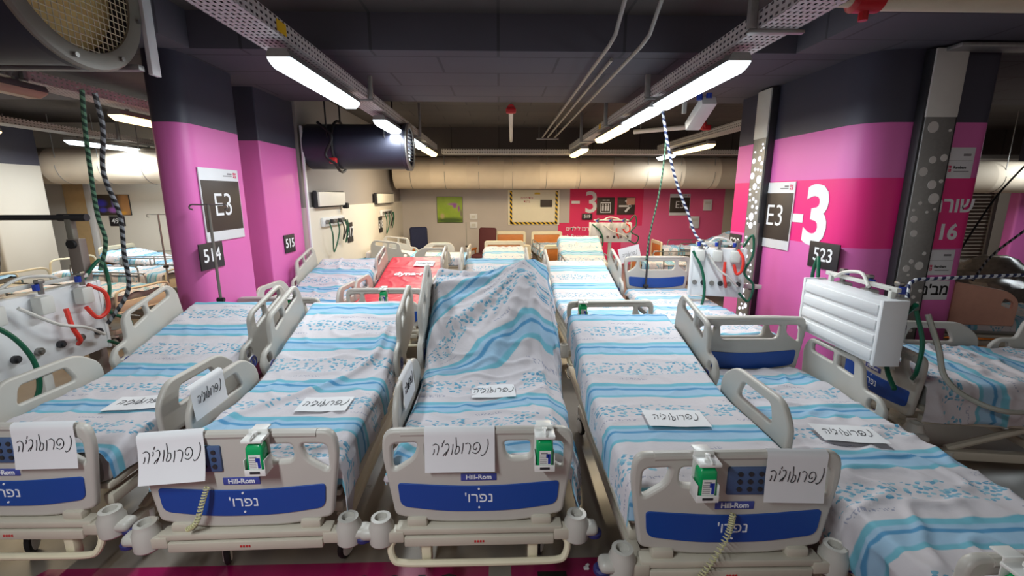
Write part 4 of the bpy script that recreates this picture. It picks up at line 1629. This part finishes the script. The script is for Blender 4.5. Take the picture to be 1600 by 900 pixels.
# perforated light posts on the right pillar
def dot_post(label, mat, w, h, dep, dots, m_dot, z_cap):
    """sheet-metal column cover in local XZ, front facing -Y; dots = [(x, z, r)]"""
    root = thing('dotted_post', label, 'light post', mat=mat)
    MB().box((0, dep / 2, h / 2), (w, dep, h), 0.004).obj('cover', M['galv'], root)
    MB().box((0, dep / 2, h - z_cap / 2), (w + 0.01, dep + 0.012, z_cap), 0.004).obj('cap_plate', M['plastic_pale'], root)
    b = MB()
    for s in (-1, 1):
        b.box((s * (w / 2 + 0.012), dep / 2 + 0.01, h / 2), (0.02, dep, h), 0.003)
    b.obj('edge_strip', M['dark'], root)
    for x, z, r in dots:
        MB().cyl((x, 0.001, z), (x, -0.004, z), r, seg=16).obj('round_opening', m_dot, root)


rr = random.Random(3)


def dots(w, z0, z1):
    out, z = [], z0
    pos = []
    for _ in range(260):
        r = rr.choice((0.012, 0.016, 0.02, 0.03, 0.038, 0.046)) * w / 0.26
        x, z = rr.uniform(-w / 2 + r + .008, w / 2 - r - .008), rr.uniform(z0, z1)
        if all((x - a) ** 2 + (z - b_) ** 2 > (r + c + 0.022) ** 2 for a, b_, c in pos):
            pos.append((x, z, r))
    return pos


dot_post('sheet metal post with glowing round openings on the side of the right pillar', Matrix.Translation((3.155, 5.58, 0)) @ R(-PI / 2), 0.26, 3.26, 0.08, dots(0.26, 0.3, 2.66), M['lit_dot'], 0.55)
dot_post('grey sheet metal post with pale round openings on the front of the right pillar', Matrix.Translation((3.84, 4.005, 0)), 0.27, 3.26, 0.08, [d for i, d in enumerate(dots(0.27, 0.3, 2.66)) if i % 3 != 2], M['pale_dot'], 0.55)
tag(MB().box((0, 0, 0), (0.95, 0.16, 0.035), 0.006).obj('ceiling_bracket', M['galv'], None, T((4.25, 3.95, 3.25))), 'grey steel bracket at the top of the right pillar', 'bracket')

# back wall signs
BY = 13.2
r, th = board_sign('equipment_board', 'cream equipment board edged with black and yellow hazard stripes', (1.0, BY - .01, 1.68), (1, 0, 0), 1.50, 1.0, simple('pale_cream_board', (244, 238, 214), 0.4, var=0.02))
b = MB().box((-0.66, 0.0, th), (0.07, 0.94, 0.004)).box((0.66, 0.0, th), (0.07, 0.94, 0.004)).box((0, -0.45, th), (1.36, 0.07, 0.004))
b.obj('hazard_stripe', M['hazard'], r, label='black and yellow striped edge')
b = MB().box((0.36, 0.12, th + 0.02), (0.34, 0.2, 0.04), 0.005)
b.obj('photo_row', M['sign_dark'], r)
text('red_lettering', heb('ציוד חירום'), 0.085, M['red_paint'], T((-0.2, 0.27, th + .001)), r, ext=0.0008)
text('red_lettering', heb('בלבד'), 0.085, M['red_paint'], T((-0.2, 0.17, th + .001)), r, ext=0.0008)
MB().box((0.1, 0.40, th), (0.16, 0.05, 0.004)).obj('sticker', M['yellow'], r)
t = text('wall_numeral', '3', 0.86, M['lettering'], basis((2.68, BY - .004, 1.80), (1, 0, 0), (0, 0, 1)), None, ext=0.003, bold=0.01)
tag(t, 'tall white numeral 3 on the far pink wall', 'numeral')
t = MB().box((0, 0, 0), (0.24, 0.08, 0.006)).obj('minus_sign', M['lettering'], None, basis((2.22, BY - .004, 1.83), (1, 0, 0), (0, 0, 1)))
tag(t, 'white minus bar before the numeral on the far pink wall', 'numeral')
number_sign('519', (2.56, BY - .03, 1.42), (1, 0, 0), 0.30, 0.18, 'on the far pink wall')
r, th = board_sign('lift_sign', 'dark lift pictogram sign on the far pink wall', (3.10, BY, 1.72), (1, 0, 0), 0.52, 0.50, M['sign_dark'])
b = MB().box((0, -0.04, th), (0.30, 0.30, 0.004)).obj('pictogram', M['lettering'], r)
b = MB().box((0, -0.045, th + .003), (0.26, 0.25, 0.003)).obj('pictogram_ground', M['sign_dark'], r)
b = MB()
for x in (-0.08, 0, 0.08):
    b.cyl((x, 0.045, th + .003), (x, 0.045, th + .007), 0.022, seg=10)
    b.box((x, -0.06, th + .005), (0.05, 0.15, 0.003))
b.box((-0.05, 0.17, th + .002), (0.09, 0.025, 0.003)).box((0.06, 0.17, th + .002), (0.09, 0.025, 0.003))
b.obj('person_figure', M['lettering'], r)
r, th = board_sign('arrow_sign', 'dark arrow sign with paper patch on the far pink wall', (3.70, BY, 1.72), (1, 0, 0), 0.52, 0.50, M['sign_dark'])
b = MB().box((-0.04, 0.0, th + .001), (0.34, 0.05, 0.003))
b.box((0, 0, 0), (0.24, 0.06, 0.003), mat=T((0.06, -0.075, th + .001)) @ R(0.85))
b.box((0, 0, 0), (0.24, 0.06, 0.003), mat=T((0.06, 0.075, th + .001)) @ R(-0.85))
b.obj('arrow', M['lettering'], r)
MB().box((0.13, 0.14, th + .004), (0.24, 0.20, 0.003)).obj('paper_patch', M['peach'], r)
e3_sign((5.28, BY, 1.76), (1, 0, 0), 0.60, 0.62, 'E3 sign on the far pink wall right of the arrow')
for i, (s, z) in enumerate(((heb('מרכז לילדים'), 1.06), ('Ruth Rappaport C', 0.84), (heb('קומה'), 0.64))):
    t = text('wall_lettering', s, 0.16, M['lettering'], basis((2.35, BY - .004, z), (1, 0, 0), (0, 0, 1)), None, ext=0.002, bold=0.001)
    tag(t, ['upper Hebrew line of white lettering on the far pink wall', 'English line of white lettering on the far pink wall', 'lowest Hebrew line of white lettering on the far pink wall'][i], 'lettering')
for (x, z, w_, h_, lab) in ((6.1, 1.75, 0.24, 0.32, 'small white notice at the right end of the far pink wall'), (5.75, 1.25, 0.26, 0.34, 'small white wall box below the far notice')):
    r, th = board_sign('wall_box', lab, (x, BY, z), (1, 0, 0), w_, h_, M['white'], 'wall box', th=0.05)
    MB().box((0, h_ * .2, th), (w_ * .7, h_ * .25, 0.004)).obj('face_plate', M['plastic_pale'], r)

# pictures
def picture(label, o, xd, w, h, m):
    root = thing('framed_print', label, 'picture', mat=basis(o, xd, (0, 0, 1)))
    MB().box((0, 0, 0.012), (w + .02, h + .02, 0.024), 0.003).obj('frame', M['dark'], root)
    b = MB().poly([(-w / 2, -h / 2, .0255), (w / 2, -h / 2, .0255), (w / 2, h / 2, .0255), (-w / 2, h / 2, .0255)], [(0, 0), (1, 0), (1, 1), (0, 1)])
    b.obj('print', m, root)


picture('square lilac flower picture on the far grey wall', (-1.43, BY, 1.62), (1, 0, 0), 0.72, 0.72, M['lilac_pic'])
picture('wide blue flower picture on the far left white wall', (-8.75, 10.5, 1.82), (1, 0, 0), 0.88, 0.44, M['blue_pic'])
for i, (x, z) in enumerate(((-0.75, 1.42), (-0.75, 1.18))):
    r, th = board_sign('socket_plate', ('upper' if i == 0 else 'lower') + ' white socket plate right of the lilac flower picture', (x, BY, z), (1, 0, 0), 0.22, 0.17, M['white'], 'socket', th=0.02)
    MB().box((0, 0, th), (0.12, 0.08, 0.004)).obj('face_plate', M['plastic_pale'], r)
number_sign('495', (-8.65, 10.497, 1.46), (1, 0, 0), 0.34, 0.22, 'on the left white wall below the blue picture')
number_sign('494', (-9.35, 8.297, 1.50), (1, 0, 0), 0.40, 0.22, 'on the white pillar at the left edge')

# lamp boxes and gas rails on the left white wall
for i, (y0, y1, z) in enumerate(((6.95, 8.15, 1.98), (10.3, 11.9, 1.96))):
    lab = ('near' if i == 0 else 'far')
    root = thing('wall_lamp', '%s white wall lamp box on the left white wall' % lab, 'wall lamp', mat=basis((-2.80, (y0 + y1) / 2, z), (0, 1, 0), (0, 0, 1)))
    MB().box((0, 0, 0.03), (y1 - y0, 0.26, 0.06), 0.006).obj('housing', M['dark'], root)
    MB().box((0, 0, 0.07), (y1 - y0 - 0.05, 0.215, 0.04), 0.004).obj('lamp_panel', M['lamp_panel'], root)
    g = thing('gas_rail', '%s wall gas outlet rail with hanging hoses on the left white wall' % lab, 'gas outlets', mat=basis((-2.80, (y0 + y1) / 2 + 0.1, 1.62), (0, 1, 0), (0, 0, 1)))
    MB().box((0, 0, 0.02), (0.95, 0.14, 0.04), 0.006).obj('rail', M['white'], g)
    for k in range(5):
        b = MB().cyl((-0.36 + k * 0.18, 0, 0.04), (-0.36 + k * 0.18, 0, 0.09), 0.035, seg=12)
        b.obj('outlet', M['dark'] if k % 2 else M['steel'], g)
    for k, (xa, xb, dp, mm) in enumerate(((-0.36, 0.02, 0.5, 'green_hose'), (0.2, 0.42, 0.34, 'black'), (0.36, 0.5, 0.4, 'green_hose'))):
        MB().tube(bez([(xa, 0, 0.09), (xa + .02, -dp * .4, .12), ((xa + xb) / 2, -dp, .06), (xb, -dp * .4, .1), (xb, 0, .09)]), 0.011, 7).obj('hose', M[mm], g)
    if i == 0:
        MB().box((0.5, 0.24, 0.08), (0.1, 0.1, 0.1), 0.02).obj('regulator', M['black'], g)
for num, y, z, ex in (('516', 6.85, 1.60, 'just behind the second left pillar'), ('517', 8.5, 1.36, 'below the near wall gas rail'), ('518', 10.7, 1.36, 'on the left white wall farther back')):
    if num != '516':
        number_sign(num, (-2.797, y, z), (0, 1, 0), 0.30, 0.36, ex)


# ------------------------------------------------------------------ gas supply units, hoses, poles
def hose(name, label, pts, r, m, cat='hose', group=None, n=8):
    return tag(MB().tube(bez(pts, n), r, 8).obj(name, M[m]), label, cat, group)


def gas_unit(label, mat, w=0.95, h=0.44, d=0.15, pole=True, z0=0.9, back=False):
    """free-standing gas panel: local X along its width, front facing -Y, origin on the floor"""
    root = thing('gas_supply_unit', label, 'gas panel', mat=mat, group='free-standing gas panels')
    b = MB().box((0, 0, z0 + h / 2), (w, d, h), 0.006)
    for s in (-1, 1):
        b.box((s * (w / 2 - 0.01), 0, z0 + h / 2), (0.03, d + 0.015, h + 0.015), 0.005)
    if True:
        for k in range(4):
            b.box((0, d / 2 + 0.004, z0 + h * (0.14 + 0.24 * k)), (w - 0.06, 0.012, h * 0.16), 0.005)
    b.obj('housing', M['white'], root)
    b = MB().box((0, -d / 2 + 0.02, z0 + h + 0.06), (w * 0.85, 0.03, 0.03), 0.004)
    for s in (-1, 1):
        b.box((s * w * 0.36, -d / 2 + 0.02, z0 + h + 0.03), (0.03, 0.03, 0.07), 0.004)
    b.obj('top_rail', M['plastic_pale'], root)
    for k in range(6):
        x = -w * 0.4 + k * w * 0.16
        MB().cyl((x, -d / 2, z0 + h * 0.28), (x, -d / 2 - 0.025, z0 + h * 0.28), 0.028, seg=14).cyl((x, -d / 2 - .025, z0 + h * 0.28), (x, -d / 2 - 0.04, z0 + h * 0.28), 0.014, seg=10).obj('outlet', M['dark'] if k % 2 else M['steel'], root)
    for k in range(3):
        x = -w * 0.34 + k * w * 0.32
        MB().box((x, -d / 2 - 0.045, z0 + h * 0.86), (0.10, 0.08, 0.13), 0.015).obj('canister', M['plastic_pale'], root)
        MB().cyl((x + .01, -d / 2 - 0.04, z0 + h + 0.0), (x + .01, -d / 2 - 0.04, z0 + h + 0.09), 0.018, seg=10).box((x + .01, -d / 2 - .04, z0 + h + .09), (0.05, 0.04, 0.03), 0.008).obj('valve', M['steel'], root)
        MB().cyl((x - .02, -d / 2 - 0.04, z0 + h + 0.03), (x - .02, -d / 2 - 0.04, z0 + h + 0.075), 0.02, seg=10).obj('knob', M['blue_cap'], root, label='blue knob')
    yf = -d / 2 - 0.06
    MB().tube(bez([(w * .12, yf, z0 + h * .75), (w * .12, yf - .02, z0 + h * .5), (w * .16, yf - .02, z0 + h * .3), (w * .18, yf + .02, z0 + h * .22)]), 0.016, 8).obj('red_hose', M['red'], root)
    MB().tube(bez([(w * .33, yf, z0 + h * 1.0), (w * .42, yf - .04, z0 + h * .85), (w * .42, yf - .04, z0 + h * .6), (w * .34, yf - .02, z0 + h * .52), (w * .28, yf, z0 + h * .7)]), 0.016, 8).obj('red_hose', M['red'], root)
    MB().tube(bez([(-w * .48, yf, z0 + h * .95), (-w * .3, yf - .03, z0 + h * .6), (-w * .22, yf - .05, z0 + h * .2), (-w * .25, yf - .05, z0 - .1), (-w * .4, yf - .02, z0 - .2)]), 0.016, 8).obj('green_hose', M['green_hose'], root)
    MB().tube(bez([(w * .45, 0, z0 + h + .02), (w * .58, -.05, z0 + h + .16), (w * .62, -.05, z0 + h * .9), (w * .48, yf, z0 + h * .55), (w * .66, yf, z0 + h * .3), (w * .6, yf, z0 - .02), (w * .42, yf, z0 + h * .12)]), 0.014, 8).obj('green_hose', M['green_hose'], root)
    MB().tube(bez([(-w * .2, yf, z0 + h * .9), (0, yf - .04, z0 + h * .6), (w * .2, yf - .04, z0 + h * .45), (w * .38, yf - .01, z0 + h * .25)]), 0.012, 8).obj('white_hose', M['white_hose'], root)
    MB().tube(bez([(-w * .2, 0.0, z0 + h + .05), (-w * .05, -.03, z0 + h + .12), (w * .15, -.03, z0 + h + .10), (w * .25, -.02, z0 + h + .05)]), 0.012, 8).obj('white_hose', M['white_hose'], root)
    if pole == 'arm':
        MB().box((w * 0.5 + 0.09, 0.03, z0 + h * .22), (0.24, 0.04, 0.05), 0.008).obj('wall_arm', M['plastic_pale'], root)
    else:
        b = MB().box((0, 0, z0 / 2 + 0.03), (0.07, 0.05, z0 - 0.02), 0.006)
        b.obj('stand', M['plastic_pale'], root)
        b = MB()
        b.box((0, 0.05, 0.05), (0.55, 0.06, 0.05), 0.01).box((0, 0.05, 0.05), (0.06, 0.26, 0.05), 0.01)
        for sx, sy in ((-.25, .05), (.25, .05), (0, -.06), (0, .16)):
            b.cyl((sx - .012, sy, 0.028), (sx + .012, sy, 0.028), 0.028, seg=12)
        b.obj('base', M['beige_metal'], root)
    return root


gas_unit('white gas panel with red and green hoses behind the leftmost front bed', T((-3.36, 3.20, 0)) @ R(PI / 2 ), w=1.0, h=0.56, z0=0.80)
gas_unit('white gas panel seen from its ribbed back, beside the lower right bed', T((2.51, 3.07, 0)) @ R(PI / 2 - 0.06), w=0.82, h=0.42, z0=0.97)
gas_unit('white gas panel with looping green hoses left of the glowing post', T((2.55, 5.14, 0)) @ R(-0.35), w=0.58, h=0.56, z0=0.88, pole='arm')
gas_unit('small white gas panel below the lift sign on the far side', T((2.45, 9.9, 0)), w=0.90, h=0.42, z0=1.02)

hose('braided_hose', 'black and white braided hose hanging at upper left', [(-2.72, 3.30, 2.72), (-2.74, 3.34, 2.5), (-2.84, 3.4, 2.2), (-2.86, 3.5, 1.9), (-2.92, 3.55, 1.6), (-2.98, 3.6, 1.30), (-3.1, 3.5, 1.05)], 0.0155, 'braid_black', group='braided gas hoses')
hose('braided_hose', 'green braided hose hanging at upper left beside the black one', [(-2.80, 3.30, 2.74), (-2.86, 3.34, 2.5), (-2.93, 3.4, 2.2), (-2.98, 3.45, 1.9), (-3.0, 3.5, 1.7), (-3.08, 3.5, 1.48)], 0.014, 'braid_green', group='braided gas hoses')
hose('braided_hose', 'black braided hose at the left picture edge', [(-3.55, 3.2, 2.75), (-3.52, 3.2, 2.2), (-3.46, 3.2, 1.9), (-3.5, 3.2, 1.6), (-3.55, 3.2, 1.42)], 0.011, 'braid_black', group='braided gas hoses')
hose('braided_hose', 'blue and white braided hose hanging left of the right pillar', [(1.80, 5.2, 3.02), (1.86, 5.2, 2.75), (1.95, 5.2, 2.4), (2.06, 5.2, 2.1), (2.18, 5.2, 1.85), (2.27, 5.15, 1.60), (2.36, 5.0, 1.46)], 0.0155, 'braid_blue', group='braided gas hoses')
hose('braided_hose', 'thin green braided hose hanging right of the arrow sign', [(1.84, 5.4, 3.06), (1.97, 5.5, 2.8), (1.97, 5.5, 2.4), (1.93, 5.5, 2.0), (1.86, 5.5, 1.6), (1.83, 5.5, 1.25)], 0.010, 'braid_green', group='braided gas hoses')
hose('cable', 'white and dark cable strung level across the right pillar', [(2.70, 2.80, 1.14), (2.74, 2.86, 1.36), (2.84, 2.95, 1.46), (3.1, 3.0, 1.475), (4.4, 3.2, 1.475)], 0.013, 'braid_blue')
hose('hose', 'grey clear hose looping down over the sideways bed at right', [(2.66, 2.62, 1.32), (2.70, 2.55, 1.12), (2.72, 2.50, 0.96), (2.80, 2.42, 0.86), (2.95, 2.30, 0.82), (3.4, 2.35, 0.83)], 0.016, 'clear_hose')
hose('hose', 'green hose hanging from the end of the ribbed white panel', [(2.60, 2.64, 1.34), (2.62, 2.58, 1.15), (2.66, 2.62, 0.95), (2.72, 2.7, 0.86)], 0.013, 'green_hose')
hose('hose', 'slack dark hose slanting down beyond the right pillar', [(5.6, 4.6, 2.6), (5.2, 4.6, 2.1), (4.9, 4.5, 1.75), (4.66, 4.4, 1.45), (4.5, 4.3, 1.25)], 0.009, 'black')
hose('hose', 'slack braided hose slanting down at the right picture edge', [(5.5, 4.3, 2.0), (5.2, 4.3, 1.72), (4.9, 4.3, 1.45), (4.65, 4.2, 1.22)], 0.011, 'braid_black')
# ceiling box with blue tapped hoses by the right row
root = thing('ceiling_gas_box', 'pale ceiling hose box with blue taps right of the right light row', 'gas box', (2.15, 5.15, 2.98), 0)
MB().box((0.1, 0.1, 0.0), (0.16, 0.45, 0.10), 0.006, mat=R(-0.5, 'X')).box((0.0, 0.3, 0.3), (0.04, 0.04, 0.62)).obj('housing', M['plastic_pale'], root)
MB().cyl((0.0, -0.1, 0.06), (0.0, -0.1, 0.12), 0.03, seg=10).cyl((0.1, -0.1, 0.08), (0.1, -0.1, 0.13), 0.03, seg=10).obj('tap', M['blue_cap'], root, label='blue taps')


def iv_pole(label, x, y, top, m='steel', arms=True, z0=0.0, fr=0.26):
    root = thing('infusion_pole', label, 'pole', (x, y, z0), 0, 'infusion poles')
    b = MB().cyl((0, 0, 0.06), (0, 0, top), 0.013, seg=10)
    b.obj('pole_tube', M[m], root)
    if arms:
        b = MB()
        for s in (-1, 1):
            b.tube(bez([(0, 0, top), (s * 0.08, 0, top + .0), (s * 0.15, 0, top + .0), (s * 0.17, 0, top - .03), (s * 0.14, 0, top - .045)], 5), 0.007, 7)
        b.obj('hook', M['steel'], root)
    b = MB()
    for k in range(5):
        a = k * 2 * PI / 5
        b.tube([(0, 0, 0.10), (fr * math.cos(a), fr * math.sin(a), 0.055)], 0.014, 8)
        b.cyl((fr * math.cos(a) - .01, fr * math.sin(a), 0.025), (fr * math.cos(a) + .01, fr * math.sin(a), 0.025), 0.025, seg=10)
    b.obj('foot', M['dark'], root)
    MB().cyl((-.03, 0, top * .55), (.03, 0, top * .55), 0.022, seg=10).obj('clamp', M['black'], root)


iv_pole('thin steel infusion pole in front of pillar 514', -2.63, 4.19, 1.96, arms=True, fr=0.12)
iv_pole('steel infusion pole with hooks left of pillar 514', -5.12, 6.95, 1.76)
iv_pole('infusion pole standing right of the glowing post', 3.03, 5.2, 1.72, arms=False, fr=0.16)
iv_pole('short dark pole near the far gas panel', 1.98, 5.9, 1.52, m='dark', arms=False)
iv_pole('slim pole by the far grey wall below the lilac picture', -0.85, 11.6, 1.35, m='conduit', arms=False)
root = thing('monitor_arm_post', 'square grey post with dark crossbar behind the left gas panel', 'post', (-3.42, 3.72, 0), 0)
MB().box((0, 0, 0.85), (0.10, 0.07, 1.70), 0.006).obj('post', simple('grey_brown_post', (132, 120, 112), 0.45), root)
MB().box((-0.02, 0, 1.78), (0.05, 0.05, 0.22), 0.006).obj('upper_post', M['grey_paint'], root)
MB().cyl((-0.95, 0, 1.87), (0.10, 0, 1.87), 0.022, seg=10).cyl((-0.1, 0, 1.87), (0.12, 0, 1.87), 0.03, seg=10).obj('crossbar', M['dark'], root, label='dark crossbar')
MB().cyl((0, -0.06, 1.66), (0, -0.02, 1.66), 0.035, seg=12).obj('knob', M['black'], root)
MB().box((0, 0, 0.03), (0.4, 0.4, 0.05), 0.01).obj('base', M['dark'], root)


# ------------------------------------------------------------------ background furniture
def armchair(label, loc, rz, m):
    root = thing('armchair', label, 'chair', loc, rz)
    MB().box((0, 0, 0.42), (0.52, 0.52, 0.14), 0.05, 3).obj('seat', m, root)
    MB().box((0, 0.26, 0.82), (0.50, 0.12, 0.76), 0.06, 3, mat=T((0, .05, 0)) @ R(-0.12, 'X')).obj('backrest', m, root)
    for s in (-1, 1):
        MB().box((s * 0.29, 0.02, 0.60), (0.07, 0.48, 0.06), 0.02).box((s * 0.29, -0.18, 0.3), (0.04, 0.04, 0.6), 0.008).box((s * 0.29, 0.22, 0.3), (0.04, 0.04, 0.6), 0.008).obj('armrest', M['wood'], root)
    return root


armchair('navy armchair in the far left corner', (-2.1, 12.3, 0), 0.4, M['navy_cloth'])
armchair('maroon armchair by the tall orange headboard', (-0.45, 12.0, 0), -0.3, M['maroon_cloth'])

# headboard cabinet beside the left white wall
root = thing('bedside_cabinet', 'orange wood bedside cabinet left of pillar 514', 'cabinet', (-6.3, 10.2, 0), 0)
MB().box((0, 0, 0.47), (0.75, 0.45, 0.93), 0.008).obj('body', M['wood'], root)
MB().box((0, 0, 0.95), (0.80, 0.50, 0.04), 0.01).obj('top', M['cream'], root)
MB().box((0, -0.232, 0.65), (0.66, 0.014, 0.30), 0.004).obj('drawer', M['wood'], root)
MB().cyl((-0.02, 0, 0), (0.02, 0, 0), 0.01).box((0, 0, 0.0), (0.15, 0.02, 0.02), 0.004).obj('handle', M['steel'], root, T((0, -0.25, 0.68)))

# roller shutter and wrapped pallet beyond the right pillar
root = thing('roller_shutter', 'grey slatted roller shutter beyond the right pillar', 'shutter', (9.6, 10.6, 0), 0)
b = MB()
for k in range(24):
    b.box((0, 0, 0.12 + k * 0.085), (4.4, 0.03, 0.06), 0.01)
b.obj('slat_curtain', M['rack'], root)
for x in (-2.25, 2.25):
    MB().box((x, 0, 1.1), (0.1, 0.1, 2.2), 0.01).obj('guide', M['galv'], root)
root = thing('wrapped_pallet', 'heap of goods under grey plastic wrap beyond the right pillar', 'pallet', (7.2, 6.3, 0), 0.3)
MB().box((0, 0, 0.07), (1.6, 1.2, 0.12), 0.01).obj('pallet_base', M['wood'], root)
b = MB()
res = bmesh.ops.create_icosphere(b.bm, subdivisions=4, radius=1.0)
for v in res['verts']:
    n = v.co.copy()
    k = 1 + 0.25 * noise.noise(n * 2.3) + 0.08 * noise.noise(n * 6)
    v.co = Vector((max(-.8, min(.8, n.x * 1.0)) * k, max(-.6, min(.6, n.y * .8)) * k, 0.64 + n.z * 0.5 * k))
b.obj('plastic_wrap', M['wrap'], root)
# peach panel on the near side of the rear sideways bed
for k, v in list(BEDS.items()):
    if k == 'B7':
        pl = plate_me(rnd([(-0.45, 0, .02), (0.45, 0, .02), (0.46, 0.36, .08), (0.30, 0.50, .1), (-0.45, 0.62, .05)], 0.05, 5), [rnd([(0.22, 0.30, .03), (0.38, 0.24, .03), (0.38, 0.34, .03), (0.26, 0.40, .03)], 0.02, 3)], 0.04, 0.012)
        MB().add(pl, XZ).obj('rail_panel', M['peach'], v[0], T((0.50, 0.36, 0.74)) @ R(PI / 2) @ Matrix.Diagonal((0.66, 0.8, 0.72, 1)), label='peach toned side panel')

# litter and floor lettering
b = MB()
b.box((0, 0, 0.006), (0.03, 0.02, 0.012), 0.004).box((0.02, 0.012, 0.005), (0.022, 0.014, 0.010), 0.003, mat=R(0.6))
tag(b.obj('litter', M['paper'], None, T((0.475, 2.12, 0))), 'tiny white scrap on the floor between two footboards', 'litter')
t = text('floor_lettering', '2015-2019', 0.30, M['ink'], T((-0.86, 1.985, 0.001)), None, ext=0.0005, bold=0.006)
tag(t, 'black numerals painted on the magenta floor band', 'floor lettering')
